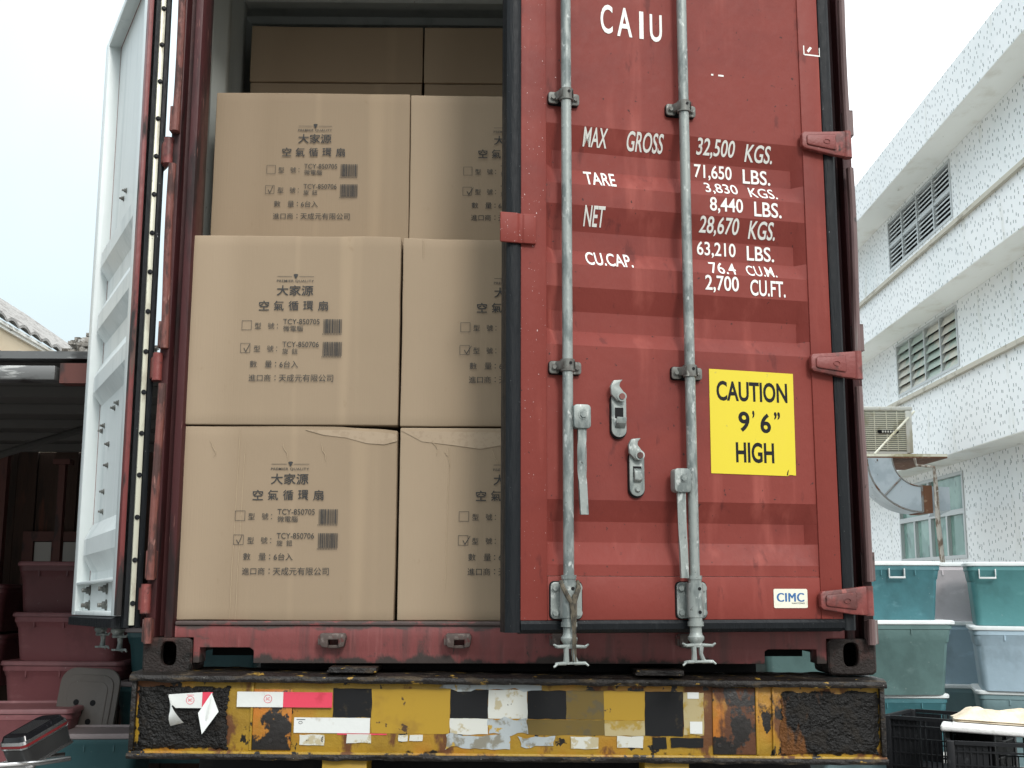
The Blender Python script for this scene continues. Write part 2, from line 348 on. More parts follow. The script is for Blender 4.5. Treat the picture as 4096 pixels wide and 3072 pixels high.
def build_door(name, s, loc, rot, label):
    T = Matrix.Scale(s, 4, (1, 0, 0)); th = .062
    b = MB(T)
    panel(b, .006)
    b.box(.182, 1.102, .008, .014, 2.699, 2.703)
    # box-section frame
    b.box(.102, .180, 0, .022, .186, 2.735, .003); b.box(1.104, 1.190, 0, .022, .186, 2.735, .003)
    b.box(.180, 1.104, .0015, .022, .186, .3205, .003); b.box(.180, 1.104, .0015, .022, 2.70, 2.735, .003)
    root = b.build(name, m_red, con, loc=loc, rot=rot, label=label)
    # inner (white) lining
    b = MB(T); panel(b, .0095)
    b.box(.1010, .1806, .0105, th+.001, .188, 2.734, .002); b.box(1.1034, 1.1896, .0105, th+.001, .188, 2.734, .002)
    b.box(.179, 1.105, .0105, .030, .188, .3215); b.box(.179, 1.105, .0222, th, .3085, .3195, .002); b.box(.179, 1.105, .0222, th, .188, .205, .002)
    b.box(.179, 1.105, .0105, th, 2.6988, 2.734, .002)
    b.build('inner_lining', m_white, root)
    # perimeter gasket
    b = MB(T)
    prf = [(0, 0), (.012, -.006), (.034, -.004), (.046, .006), (.050, .03), (.046, .074), (.008, .074), (0, .06)]
    def strip(p, q, flip):
        p, q = Vector(p), Vector(q)
        return
    if s < 0: b.prism([(1.1905+a, y) for a, y in prf], 'z', .150, 2.775)
    prh = prf if s < 0 else [(0, .010), (.02, .007), (.044, .009), (.050, .022), (.046, .040), (.008, .044), (0, .043)]
    b.prism([(.0995-a*.95, y) for a, y in prh], 'z', .150, 2.775)
    b.prism([(y, .1855-a*.8) for a, y in prf], 'x', .1005, 1.1895)
    if s < 0: b.prism([(y, 2.7355+a*.8) for a, y in prf], 'x', .1005, 1.1895)
    b.build('gasket', m_rub, root)
    # lock rods
    for ru, side in ((1.046, -1), (.633, 1)):
        b = MB(T)
        b.tube([(ru, -.036, z) for z in (.30, .9, 1.5, 2.1, 2.70)], .0168, 16)
        b.cyl((ru, -.036, .180), (ru, -.036, .318), .0215); b.cyl((ru, -.036, .168), (ru, -.036, .182), .025)
        b.tube([(ru, -.036, z) for z in (.17, .150, .142, .135, .128, .118)], [.0185, .0185, .020, .0255, .0255, .019], 16)
        b.cyl((ru, -.036, .312), (ru, -.036, .324), .0235)
        # cam head: two horned plates joined by slim webs
        for zc, q in ((.110, 1), (.060, -1)):
            b.prism([(ru-.048, -.060), (ru-.040, -.066), (ru-.012, -.054), (ru+.012, -.054), (ru+.042, -.068), (ru+.052, -.060), (ru+.022, -.036), (ru+.016, -.018), (ru-.016, -.018), (ru-.022, -.036)], 'z', zc-.0035, zc+.0035, bev=.0015)
            b.tube([(ru-.014, -.046, zc), (ru-.044, -.060, zc-q*.001), (ru-.053, -.064, zc+q*.007)], [.006, .0048, .003], 8); b.tube([(ru+.014, -.046, zc), (ru+.044, -.062, zc), (ru+.057, -.066, zc+q*(.007 if q > 0 else .010))], [.006, .0048, .003], 8)
        b.tube([(ru-.012, -.046, .112), (ru-.010, -.048, .085), (ru-.020, -.046, .060)], [.010, .0065, .008], 8); b.tube([(ru+.013, -.046, .112), (ru+.012, -.048, .085), (ru+.012, -.046, .058)], [.009, .008, .010], 8)
        b.cyl((ru, -.036, .122), (ru, -.036, .104), .018)
        b.build('lock_rod', m_zinc, root)
        # bottom bearing
        b = MB(T); b.mi = 1; b.prism(rrect(.106, .118, .016, 4, ru, .247), 'y', -.0035, .0012)
        b.mi = 0; b.prism(rrect(.100, .112, .014, 4, ru, .247), 'y', -.010, -.0037, bev=.002)
        b.cyl((ru, -.033, .195), (ru, -.033, .300), .0265, n=20)
        for dx in (-.037, .037):
            for dz in (-.038, .038): b.bolt((ru+dx, -.010, .247+dz), r=.0095, h=.009)
        b.mi = 1
        for dz in (-.036, .036): b.cyl((ru-.006, -.0575, .247+dz), (ru-.006, -.0600, .247+dz), .0055)
        b.build('bottom_bearing', [m_zinc, m_black], root)
        # rod guides
        for gz in (.978, 1.885, 2.56):
            b = MB(T); b.mi = 1; b.prism(rrect(.106, .044, .01, 3, ru, gz-.002), 'y', -.004, .0052)
            b.mi = 0
            for sg in (-1, 1):
                b.prism(rrect(.034, .040, .009, 3, ru+sg*.036, gz-.002), 'y', -.012, -.0042, bev=.002)
                b.bolt((ru+sg*.038, -.012, gz-.002), r=.0075, h=.008)
                b.prism([(ru+sg*.019, -.055), (ru+sg*.026, -.030), (ru+sg*.034, -.012), (ru+sg*.02, -.004)], 'z', gz-.012, gz+.016, bev=.002)
            b.cyl((ru, -.035, gz-.018), (ru, -.035, gz+.020), .0225, n=20)
            b.mi = 1; b.cyl((ru-.004, -.0565, gz+.006), (ru-.004, -.0588, gz+.006), .005)
            b.build('rod_guide', [m_zincd, m_black], root)
        # handle
        hz = .815 if side < 0 else .622
        hu = ru + side*.041
        b = MB(T)
        b.prism(rrect(.056, .076, .012, 3, hu, hz), 'y', -.060, -.020, bev=.003)
        b.bolt((hu-.002, -.060, hz+.006), r=.011 if side < 0 else .009, h=.006)
        L = []; n = 16
        for i in range(n+1):
            t = i/n; z = hz-.036 - t*.27; tw = .9*sin(pi*min(1, max(0, (t-.12)/.5))) if side < 0 else .35*sin(pi*min(1, t/.7))
            w = .0135 - .001*t; th_ = .0065
            du = side*(.002 + (-.006 if side > 0 else 0)*t) + (-.006*max(0, t-.55)/.45 if side < 0 else 0)
            c, q = cos(tw), sin(tw)
            L.append([(hu+du+a*c-y*q, -.044+a*q+y*c, z) for a, y in ((-w, -th_), (-w*.3, -th_-.002), (w, -th_), (w, th_), (-w, th_))])
        b.loops(L)
        b.build('lock_handle', m_zinc, root)
    for lu, lz, op in ((.868, .832, True), (.810, .645, False)):
        b = MB(T)
        b.mi = 1; b.prism(rrect(.054, .152, .0265, 6, lu, lz-.002), 'y', -.0035, .0052)
        b.mi = 0; b.prism(rrect(.050, .146, .0245, 6, lu, lz), 'y', -.011, -.0037, bev=.002)
        # turned-up hook
        b.prism([(lu-a, lz+c) for a, c in ((.018, .050), (-.008, .040), (-.030, .062), (-.032, .090), (-.022, .108), (.010, .112), (.000, .101), (-.002, .090), (.012, .072), (.020, .062))], 'y', -.026, -.0125, bev=.003)
        b.cyl((lu-.004, -.010, lz+.056), (lu-.004, -.030, lz+.056), .016, n=16); b.mi = 2; b.cyl((lu-.004, -.0295, lz+.056), (lu-.004, -.034, lz+.056), .010, n=12)
        b.mi = 1; b.box(lu-.014, lu+.014, -.0122, -.0105, lz-.012, lz+.022)
        b.mi = 0
        if op: b.prism([(-.0115, lz-.045), (-.030, lz-.030), (-.034, lz-.012), (-.030, lz-.010), (-.026, lz-.026), (-.0115, lz-.036)], 'x', lu-.018, lu+.014, bev=.001)
        else:
            b.prism([(-.0115, lz-.03), (-.026, lz-.022), (-.026, lz+.006), (-.0115, lz+.016)], 'x', lu-.013, lu+.013, bev=.003); b.cyl((lu, -.011, lz-.052), (lu, -.019, lz-.052), .010, .006)
        b.build('handle_retainer', [m_zinc, m_black, m_pin], root)
    for hz in HZ:
        b = MB(T @ Matrix.Translation((.028 if s < 0 else 0, 0, 0)))
        b.prism([(.166, hz+.022), (.158, hz+.031), (.10, hz+.036), (.0, hz+.047), (-.012, hz+.047), (-.012, hz-.047), (.0, hz-.047), (.05, hz-.044), (.158, hz-.028), (.166, hz-.020)], 'y', -.027, -.006, bev=.004)
        b.prism([(.150, hz+.014), (.145, hz+.019), (.10, hz+.023), (.04, hz+.029), (.04, hz-.028), (.145, hz-.017), (.150, hz-.012)], 'y', -.0325, -.0265, bev=.004)
        b.cyl((-.010, -.016, hz-.048), (-.010, -.016, hz+.048), .0165, n=14)
        b.prism([(-.010, -.024), (.05, -.024), (.10, .0), (-.010, .0)], 'z', hz-.036, hz+.036)
        b.tube([(.075+.012*cos(a*pi/8), -.0335, hz+.008*sin(a*pi/8)) for a in range(17)], .0014, 6)
        b.build('hinge', m_hinge, root)
    return root
rd = build_door('door', -1, (1.185, -.075, 0), (0, 0, .22364), 'red door ajar, carrying white lettering, stickers and galvanised lock rods')
ld = build_door('door', 1, (-1.229, -.022, 0), (0, R(1.1), pi/2+.465), 'folded back door showing its white corrugated inner face')
# overlap plate of the right door
b = MB(Matrix.Scale(-1, 4, (1, 0, 0)))
b.prism([(1.262, -.018), (1.205, -.018), (1.198, -.012), (1.188, -.012), (1.184, -.016), (1.142, -.016), (1.142, -.001), (1.262, -.008)], 'z', 1.376, 1.476, bev=.004)
b.build('overlap_plate', m_red, rd)
# hinge-side edge of the folded door: cream retaining strip with screws, and the outer lip
b = MB(); b.box(.030, .046, .010, .027, .158, 2.77, .002); b.mi = 1; b.box(.034, .058, -.012, .0075, .15, 2.775, .003)
z = .23
while z < 2.75:
    b.cyl((.030, .0185, z), (.026, .0185, z), .0085, n=14); b.cyl((.026, .0185, z), (.022, .0185, z), .006, n=10); z += .143
b.build('screwed_edge_strip', [m_cream, m_rub], ld)
b = MB(); b.box(.0470, .0985, .050, .0662, .19, 2.735, .003); b.build('edge_flange', m_redtrim, ld)
for u, z in ((.62, 1.000), (.70, .992), (1.00, .94), (.95, .955), (.80, .86), (.80, .775), (.86, .675), (.86, .595), (.72, 1.90), (.78, 1.885)):
    b = MB(); b.bolt((u, .0098, z), (0, 1, 0), .008, .010); b.cyl((u, .0098, z), (u, .028, z), .0045, n=8); b.build('lining_bolt', m_zincd, ld)
for u in (.50, .93):
    for z in (.226, .285):
        b = MB(); b.bolt((u, .0302, z), (0, 1, 0), .014, .016); b.cyl((u, .03, z), (u, .062, z), .008, n=8); b.build('lining_bolt', m_zincd, ld)

# ---------------------------------------------------------------- lettering on the right door, following the pressed panel
def drape(mb, lift=.0016):
    for z in CR: bmesh.ops.bisect_plane(mb.bm, geom=mb.bm.verts[:]+mb.bm.edges[:]+mb.bm.faces[:], plane_co=(0, 0, z), plane_no=(0, 0, 1))
    for v in mb.bm.verts: v.co.y = .006 + prof(v.co.z) - lift
def dtext(mb, body, ul, ur, z0, z1, bold=.014):
    if ul < .6: ul, ur = ul-.006, ur-.005
    write(mb, body, -ul, -ur, z0, z1, 0, bold)
b = MB()
dtext(b, 'C', .911, .868, 2.140, 2.245); dtext(b, 'A', .852, .798, 2.136, 2.241); dtext(b, 'I', .772, .757, 2.135, 2.235); dtext(b, 'U', .734, .690, 2.130, 2.230)
drape(b); b.build('owner_code', m_ink, rd, recalc=False, smooth=False)
LINES = [[('MAX', .970, .887, 1.740, 1.800), ('GROSS', .818, .688, 1.738, 1.800)], [('TARE', .968, .860, 1.600, 1.655)], [('NET', .970, .900, 1.463, 1.527)], [('CU.CAP.', .966, .804, 1.325, 1.378)],
  [('32,500', .572, .432, 1.738, 1.800), ('KGS.', .392, .288, 1.738, 1.794)], [('71,650', .575, .436, 1.662, 1.718), ('LBS.', .396, .292, 1.662, 1.714)], [('3,830', .545, .424, 1.604, 1.652), ('KGS.', .384, .280, 1.604, 1.646)],
  [('8,440', .536, .414, 1.535, 1.592), ('LBS.', .374, .272, 1.535, 1.588)], [('28,670', .569, .425, 1.462, 1.524), ('KGS.', .388, .288, 1.462, 1.520)], [('63,210', .572, .430, 1.388, 1.444), ('LBS.', .390, .288, 1.388, 1.440)],
  [('76.4', .536, .442, 1.325, 1.372), ('CU.M.', .404, .294, 1.325, 1.368)], [('2,700', .560, .438, 1.258, 1.318), ('CU.FT.', .398, .268, 1.256, 1.312)]]
for body, ul, ur, z0, z1 in [q for L in LINES for q in L]:
    b = MB(); dtext(b, body, ul, ur, z0, z1, .006 if z1-z0 < .05 else .014); drape(b); b.build('capacity_lettering', m_ink, rd, recalc=False, smooth=False)
b = MB()
for x0, x1, z0, z1 in ((-.162, -.158, 2.144, 2.178), (-.101, -.097, 2.142, 2.176), (-.158, -.101, 2.142, 2.147)): b.box(x0, x1, -.0007, -.0002, z0, z1)
b.prism([(-.148, 2.160), (-.142, 2.153), (-.128, 2.172), (-.136, 2.176)], 'y', -.0007, -.0002)
for x0, x1 in ((-.512, -.504), (-.486, -.466)): b.box(x0, x1, .0052, .0058, 2.030, 2.036)
b.build('check_digit_frame', m_ink, rd)
def vinyl(b, x0, x1, z0, z1, r, y0, y1): b.prism([(a, c) for a, c in rrect(x1-x0, z1-z0, r, 3, (x0+x1)/2, (z0+z1)/2)], 'y', y0, y1)
b = MB(); b.prism([(-.549, .998), (-.2475, .994), (-.2500, .652), (-.272, .654), (-.280, .650), (-.5505, .653)], 'y', .0042, .0052)
b.mi = 1
for body, x0, x1, z0, z1 in (('CAUTION', -.525, -.271, .893, .960), ('9', -.450, -.410, .792, .860), ('’', -.400, -.392, .838, .864), ('6', -.372, -.334, .790, .856), ('”', -.322, -.300, .836, .862), ('HIGH', -.462, -.326, .690, .758)):
    write(b, body, x0, x1, z0, z1, .0038, .026)
b.prism([(-.279, .652), (-.283, .652), (-.281, .664), (-.275, .672), (-.277, .664)], 'y', .0036, .0040)
b.build('caution_sticker', [m_yel, m_blk], rd, recalc=False)
b = MB(); vinyl(b, -.347, -.228, .222, .283, .005, -.0002, .0012)
b.mi = 1; [write(b, 'CIMC', -.337+q*.0009, -.2425+q*.0009, .242, .270, -.0005-q*.0001, 0, 1.10) for q in range(4)]
b.mi = 2; write(b, 'NANTONG', -.284, -.239, .2345, .2395, -.0005, .01)
b.build('maker_label', [m_label, m_blue, m_blk], rd, recalc=False)
# frayed rope left on the lock rod
b = MB(); rng = random.Random(4)
D = Matrix.Translation((1.185, -.075, 0)) @ Matrix.Rotation(.22364, 4, 'Z')
def P(u, y, z): return D @ Vector((-u, y, z))
for s in (-1, 1):
    b.tube([P(1.046 + s*.027, -.04, .305), P(1.046+s*.025, -.060, .285), P(1.046+s*.014, -.066, .262), P(1.042+s*.004, -.066, .240), P(1.040+s*.003, -.066, .20)], [.006, .0075, .008, .008, .007], 8)
for k in range(14):
    a = rng.uniform(-.007, .007); zz = rng.uniform(.06, .13); q = rng.uniform(-.008, .008)
    b.tube([P(1.041+a, -.068, .27-rng.random()*.05), P(1.041+a+q*.3, -.070-.004*rng.random(), .20), P(1.040+q*.6, -.070, .15), P(1.040+q, -.074, zz)], [.0032, .0028, .002, .001], 6)
b.build('rope_scrap', m_rope, label='frayed dark rope scrap knotted round the foot of the lock rod nearest the cartons', category='rope')
# ================================================================ cartons
def carton_mat(name, col, k):
    return mat(name, col, .82, layers=[((col[0]*.84, col[1]*.83, col[2]*.81), (1.6, 1.6, .16), 2, .47, .55, (), None, .75), ((col[0]*1.08, col[1]*1.07, col[2]*1.04), (5.5+k, 5, .12), 2, .55, .66, (), None, .6),
        ((col[0]*.78, col[1]*.74, col[2]*.68), (22, 22, 14), 4, .66, .76, (), None, .5)], bump=[((160, 160, 4), 2, .0005), ((5, 5, 3), 3, .002)], spec=.2)
m_cart = [carton_mat('corrugated_cardboard', (.328, .252, .174), 0), carton_mat('brown_cardboard', (.338, .261, .181), 1.7)]
m_print = mat('carton_ink', (.030, .030, .030), .7, layers=[((.08, .07, .055), (120, 120, 90), 2, .60, .72)])
m_crease = mat('scuffed_cardboard_edge', (.42, .325, .22), .85)
def carton(loc, w, h, d, k, label, seed, printed=True, tick=0, crease=None, crush=0):
    b = MB(); r = .0045
    def cs(hh, n): return [-hh, -hh+r*.3, -hh+r] + [-hh+r+(2*hh-2*r)*i/n for i in range(1, n)] + [hh-r, hh-r*.3, hh]
    X, Yc, Zc = cs(w/2, 20), cs(d/2, 6), cs(h/2, 18); idx = {}; vs = []; fs = []
    def V(p):
        key = tuple(round(c, 5) for c in p)
        if key not in idx:
            q = Vector(p); inn = Vector([max(-a+r, min(a-r, c)) for a, c in zip((w/2, d/2, h/2), p)]); e = q-inn
            if e.length > 1e-9: q = inn + e.normalized()*r
            nn = noise.noise_vector(q*2.6 + Vector((seed*7.3, 1.7, 0)))*.0028 + noise.noise_vector(q*11 + Vector((seed*3.1, 0, 4)))*.0009
            ex = max(0, q.x/(w/2))**6; tz = max(0, abs(q.z)/(h/2)-.86)/.14
            q = q + nn
            q.y -= .0022*(1-(q.x/(w/2))**2)*(1-(q.z/(h/2))**2)
            if crush and q.z > 0: q.z -= crush*tz*max(0, noise.noise(Vector((q.x*6+seed, q.y*3, 0)))*.9+.55*ex); q.y += crush*.7*tz*ex
            idx[key] = len(vs); vs.append(q+Vector((0, 0, h/2)))
        return idx[key]
    for A, B_, f in ((X, Zc, lambda a, c: (a, -d/2, c)), (X, Zc, lambda a, c: (a, d/2, c)), (Yc, Zc, lambda a, c: (-w/2, a, c)), (Yc, Zc, lambda a, c: (w/2, a, c)), (X, Yc, lambda a, c: (a, c, -h/2)), (X, Yc, lambda a, c: (a, c, h/2))):
        for i in range(len(A)-1):
            for j in range(len(B_)-1): fs.append((V(f(A[i], B_[j])), V(f(A[i+1], B_[j])), V(f(A[i+1], B_[j+1])), V(f(A[i], B_[j+1]))))
    b.add(vs, fs)
    root = b.build('cardboard_box', m_cart[k], loc=loc, label=label, category='box', group='cartons stacked inside the container', ang=50)
    if crease:
        b = MB()
        for cx, z0, z1 in crease:
            P = []
            for i in range(13):
                z = z0+(z1-z0)*i/12; P.append((cx-w/2 + .012*(z/h-.5) + .0025*noise.noise(Vector((z*9, seed, 0))), -d/2-.0036, z))
            b.tube(P, [.0003]+[.0009]*11+[.0003], 5)
        b.build('crease', m_crease, root)
    if printed:
        y = 0
        def t(body, x0, x1, z0, z1, bold=0, sp=1.0): write(b, body, x0+.003, None if x1 is None else x1+.003, z0, z1, y, bold, sp)
        def bar(x0, x1, z0, z1): b.add([(x0, y, z0), (x1, y, z0), (x1, y, z1), (x0, y, z1)], [(0, 1, 2, 3)])
        def ink(name):
            for v in b.bm.verts: v.co.y = -d/2 - .0026*(1-(v.co.x/(w/2))**2)*(1-((v.co.z-h/2)/(h/2))**2) - .0037
            b.build(name, m_print, root, recalc=False, smooth=False); return MB()
        b = MB()
        bar(-.053, -.001, .5245, .5258); bar(.024, .076, .5245, .5258)
        b.add([(.0035, y, .531), (.0075, y, .534), (.0165, y, .534), (.0205, y, .531), (.012, y, .516)], [(0, 1, 2, 3, 4)])
        t('PREMIER QUALITY', -.057, .073, .503, .513, .006, 1.1); b = ink('quality_line')
        t('大家源', -.056, .072, .456, .493, .010); b = ink('logo_print')
        for i, ch in enumerate('空氣循環扇'): t(ch, -.116+i*.0515, -.081+i*.0515, .402, .437, .010)
        b = ink('product_name')
        for kk, (zt, code, sub) in enumerate(((.372, 'TCY-850705', '微電腦'), (.291, 'TCY-850706', '旋  鈕'))):
            x0, x1, z1 = -.170-.002*kk, -.136-.002*kk, zt-.006; z0 = z1-.034; e = .0013
            bar(x0, x1, z0, z0+e); bar(x0, x1, z1-e, z1); bar(x0, x0+e, z0+e, z1-e); bar(x1-e, x1, z0+e, z1-e)
            if kk == 1:
                j = (0, .004, -.002)[tick % 3]
                b.add([(-.161+j, y, zt-.024), (-.1585+j, y, zt-.0225), (-.153+j, y, zt-.034), (-.140+j*2, y, zt-.008), (-.1385+j*2, y, zt-.009), (-.1525+j, y, zt-.0385)], [(0, 1, 2, 5), (2, 3, 4, 5)])
            b = ink('check_box')
            t('型', -.128, -.106, zt-.036, zt-.014); t('號', -.082, -.060, zt-.036, zt-.014); bar(-.0475, -.0445, zt-.021, zt-.018); bar(-.0475, -.0445, zt-.034, zt-.031)
            b = ink('model_line'); t(code, -.0295, .097, zt-.019, zt, 0); t(sub, -.029, .040 if kk == 0 else .024, zt-.044, zt-.024, .002); b = ink('model_number')
            rb = random.Random(kk*3+1); bx = .114
            while bx < .179:
                wd = rb.choice((.0011, .0011, .0022, .0033)); bar(bx, min(bx+wd, .180), zt-.050, zt); bx += wd + rb.choice((.0011, .0011, .0022))
            for q in range(13): bar(.111+.0053*q, .1135+.0053*q, zt-.0550, zt-.0518)
            b = ink('barcode')
        t('數', -.140, -.1155, .200, .2235); t('量', -.088, -.0635, .200, .2235); bar(-.0495, -.046, .215, .2185); bar(-.0495, -.046, .203, .2065); t('6台入', -.037, .027, .199, .2235); b = ink('quantity_line')
        t('進口商', -.142, -.066, .151, .175); bar(-.0495, -.046, .168, .1715); bar(-.0495, -.046, .155, .1585); t('天成元有限公司', -.038, .150, .150, .176); ink('importer_line')
    return root
xl, xr = -.768, -.008
c1 = carton((xl, .23, .174), .751, .656, .40, 0, 'bottom carton of the left stack, standing on the container floor against the post', 1, tick=2, crease=((.205, .0, .65), (.225, .0, .60)), crush=.012)
c2 = carton((xr, .235, .174), .751, .653, .40, 1, 'bottom carton half hidden by the ajar door, with a crushed torn top edge', 2, tick=1, crease=((.165, .1, .60),), crush=.020)
m_torn = mat('torn_cardboard_liner', (.365, .283, .198), .9, layers=[((.33, .252, .174), (60, 8, 60), 4, .5, .6)])
for root, P in ((c2, [(-.37, .647), (-.30, .612), (-.20, .600), (-.10, .588), (-.02, .600), (.06, .585), (.14, .604), (.30, .596), (.372, .575), (.372, .640), (.1, .644), (-.1, .645)]),
                (c1, [(.06, .650), (.12, .632), (.20, .624), (.27, .606), (.33, .600), (.373, .612), (.373, .638), (.30, .645), (.2, .648)])):
    b = MB(); b.prism([(x+.004*noise.noise(Vector((x*40, z*40, 2))), z-.006+.004*noise.noise(Vector((x*50, z*30, 7)))) for x, z in P], 'y', -.2030, -.1980); b.build('torn_liner', m_torn, root)
rgc = random.Random(12)
for root in (c1, c2):
    for q in range(3):
        x = rgc.uniform(-.3, .3); z = rgc.uniform(.56, .62); b = MB()
        b.tube([(x+.03*sin(i*.5)*i/6+rgc.uniform(-.004, .004), -.2046, z-.012*i) for i in range(6)], [.0003, .0009, .001, .001, .0009, .0003], 5); b.build('crease', m_crease, root)
carton((xl-.003, .225, .835), .757, .676, .40, 1, 'middle height carton of the left stack, directly above the bottom one', 3, tick=0, crush=.004)
carton((xr-.001, .232, .833), .752, .672, .40, 0, 'middle height carton beside the red overlap plate of the ajar door', 4, tick=1, crease=((.065, .60, .668),), crush=.010)
carton((xl-.001, .53, 1.515), .752, .662, .40, 0, 'topmost printed carton of the left stack, set back behind the row below', 5, tick=2)
carton((xr-.006, .535, 1.515), .752, .659, .40, 1, 'topmost printed carton set back behind the door, its label cut off by the gasket', 6, tick=1)
for x, kk, la in ((-.757, 1, 'left'), (-.001, 0, 'right')):
    nb = 'beside the corrugated wall' if la == 'left' else 'cut off by the black door gasket'
    carton((x, 1.05, 2.180), .745, .262, .44, kk, 'lower plain carton at the back, ' + nb, 7+kk, printed=False)
    carton((x, 1.045, 2.444), .748, .258, .44, 1-kk, 'uppermost plain carton at the back, ' + nb, 9+kk, printed=False, crease=((.30, .150, .152),) if 0 else None)

# ================================================================ trailer
m_beam = mat('chipped_yellow_paint', (.34, .205, .018), .45, layers=[
    ((.22, .125, .014), (5, 5, 5), 4, .48, .66, (), None, .6),
    ((.40, .15, .015), (3.5, 3.5, 2), 3, .50, .60, (), None, .5),
    ((.12, .045, .013), (10, 10, 5), 5, .525, .61, (), .7),
    ((.009, .0075, .0065), (7, 7, 6), 6, .65, .70, ((2, -.035, -.004, .20), (2, -.225, -.255, .16)), .5),
    ((.008, .007, .006), (16, 16, 11), 5, .590, .615, (), .45)], bump=[((30, 30, 30), 4, .004)], rvar=.25)
m_orange = mat('rusty_orange_plate', (.44, .150, .015), .5, layers=[
    ((.30, .16, .018), (6, 6, 3), 4, .48, .62, (), None, .8),
    ((.09, .032, .012), (8, 8, 3.5), 5, .52, .62, ((2, -.10, -.03, .10),), .7),
    ((.014, .012, .011), (12, 12, 10), 5, .52, .57, ((2, -.15, -.24, .16),), .45)], bump=[((26, 26, 26), 4, .004)], rvar=.25)
m_tar = mat('black_grease_crust', (.0048, .0042, .0037), .42, spec=.3, layers=[((.014, .0115, .009), (14, 14, 14), 4, .52, .62, (), .7), ((.13, .05, .012), (7, 7, 2.6), 4, .60, .66, (), .7),
    ((.06, .054, .045), (150, 150, 150), 3, .70, .73, (), .6)], bump=[((70, 70, 70), 4, .012), ((24, 24, 24), 3, .008)], rvar=.35)
m_mud = mat('oily_top_edge', (.010, .008, .0068), .42, spec=.35, layers=[((.055, .040, .024), (9, 30, 30), 5, .55, .66, (), .7), ((.28, .17, .03), (14, 40, 40), 4, .64, .67), ((.45, .44, .40), (60, 120, 120), 3, .735, .76)], bump=[((60, 60, 60), 5, .008)], rvar=.4)
m_refl_w = mat('white_reflective_tape', (.66, .68, .66), .35, layers=[((.48, .47, .42), (18, 18, 18), 4, .58, .72)], bump=[((30, 30, 30), 2, .001)])
m_refl_r = mat('red_reflective_tape', (.66, .055, .10), .32, layers=[((.52, .04, .07), (18, 18, 18), 3, .52, .7)])
m_pw = mat('worn_white_paint', (.56, .57, .52), .5, layers=[((.42, .37, .24), (22, 22, 22), 4, .52, .60), ((.05, .045, .04), (40, 40, 40), 4, .67, .71)])
m_pb = mat('worn_black_paint', (.0075, .008, .009), .55, spec=.25, layers=[((.03, .024, .015), (24, 24, 24), 4, .60, .70)])
m_po = mat('olive_block', (.125, .082, .012), .5, layers=[((.09, .07, .03), (24, 24, 24), 4, .52, .62)])
m_pg = mat('spilled_grey_primer', (.36, .40, .41), .55, layers=[((.20, .19, .15), (16, 16, 16), 5, .50, .60), ((.40, .26, .04), (20, 20, 20), 4, .60, .64)])
m_tan = mat('tan_block', (.40, .33, .17), .55, layers=[((.33, .22, .03), (18, 18, 18), 4, .5, .62)])
m_under = mat('sooty_underframe', (.004, .004, .005), .6, spec=.2, layers=[((.014, .012, .010), (12, 12, 12), 4, .55, .7)])
tr = thing('trailer', 'low yellow semitrailer with a chipped rear beam, greasy black ends and peeling reflective tape', 'trailer', rot=(0, R(.43), 0))
b = MB()
b.box(-1.222, 1.214, -.058, .06, -.252, -.004, .004)
b.box(-1.228, 1.219, -.072, .085, -.261, -.242, .006)
for x0, x1 in ((-.842, -.834), (.796, .806), (.850, .858)): b.box(x0, x1, -.066, -.057, -.240, -.010, .002)
b.build('rear_beam', m_beam, tr)
b = MB()
b.grid(120, 10, lambda u, v: (-1.232+2.453*u, -.085+.30*v, .002 + .004*noise.noise(Vector((u*40, v*3, 0)))-(.010 if v == 0 else 0)))
b.grid(160, 5, lambda u, v: (-1.230+2.450*u, -.086-.004*noise.noise(Vector((u*60, v*2, 3)))-.004*sin(pi*v), -.026-.004*noise.noise(Vector((u*30, 0, 9)))*(1-v)+v*.020))
b.grid(160, 4, lambda u, v: (-1.230+2.450*u, -.076-.004*noise.noise(Vector((u*60, v*2, 7)))-.004*sin(pi*v), -.267+.018*v+.005*noise.noise(Vector((u*35, 0, 2)))*(1-v)))
b.build('beam_flange', m_mud, tr, recalc=False)
b = MB()
for x0, x1 in ((-1.226, -1.210), (1.200, 1.216)): b = MB(); b.box(x0, x1, -.076, -.05, -.241, -.012, .003); b.build('end_plate', m_mud, tr)
for x0, x1, z0, z1 in ((-.833, -.708, -.238, -.048), (.656, .795, -.240, -.030)):
    b = MB(); b.box(x0, x1, -.0635, -.0575, z0, z1, .002)
    for i in range(3): b.cyl((x0+.02+.04*i, -.0634, z0+.03), (x0+.02+.04*i, -.0660, z0+.03), .007)
    b.build('orange_plate', m_orange, tr)
def crust(x0, x1, z0, z1, seed):
    b = MB(); nx, nz = 110, 80
    def f(u, v):
        q = Vector((u*9+seed, v*7, 0)); bump = .004*noise.noise(q) + .0032*noise.noise(q*4) + .0018*noise.noise(q*11)
        e = min(u, 1-u, v, 1-v)
        return (x0+(x1-x0)*u, -.0585-.0065*min(1, e*12)-max(0, bump)*min(1, e*9), z0+(z1-z0)*v)
    b.grid(nx, nz, f, keep=lambda u, v: min(u, 1-u, v*.9, (1-v)*.9)*1.0 + .035*noise.noise(Vector((u*6+seed, v*4, 2))) + .03*noise.noise(Vector((u*18+seed, v*13, 5))) > .028)
    b.build('grease_crust', m_tar, tr, recalc=False)
crust(-1.212, -.905, -.242, -.036, 3.0); crust(.868, 1.204, -.243, -.034, 8.0)
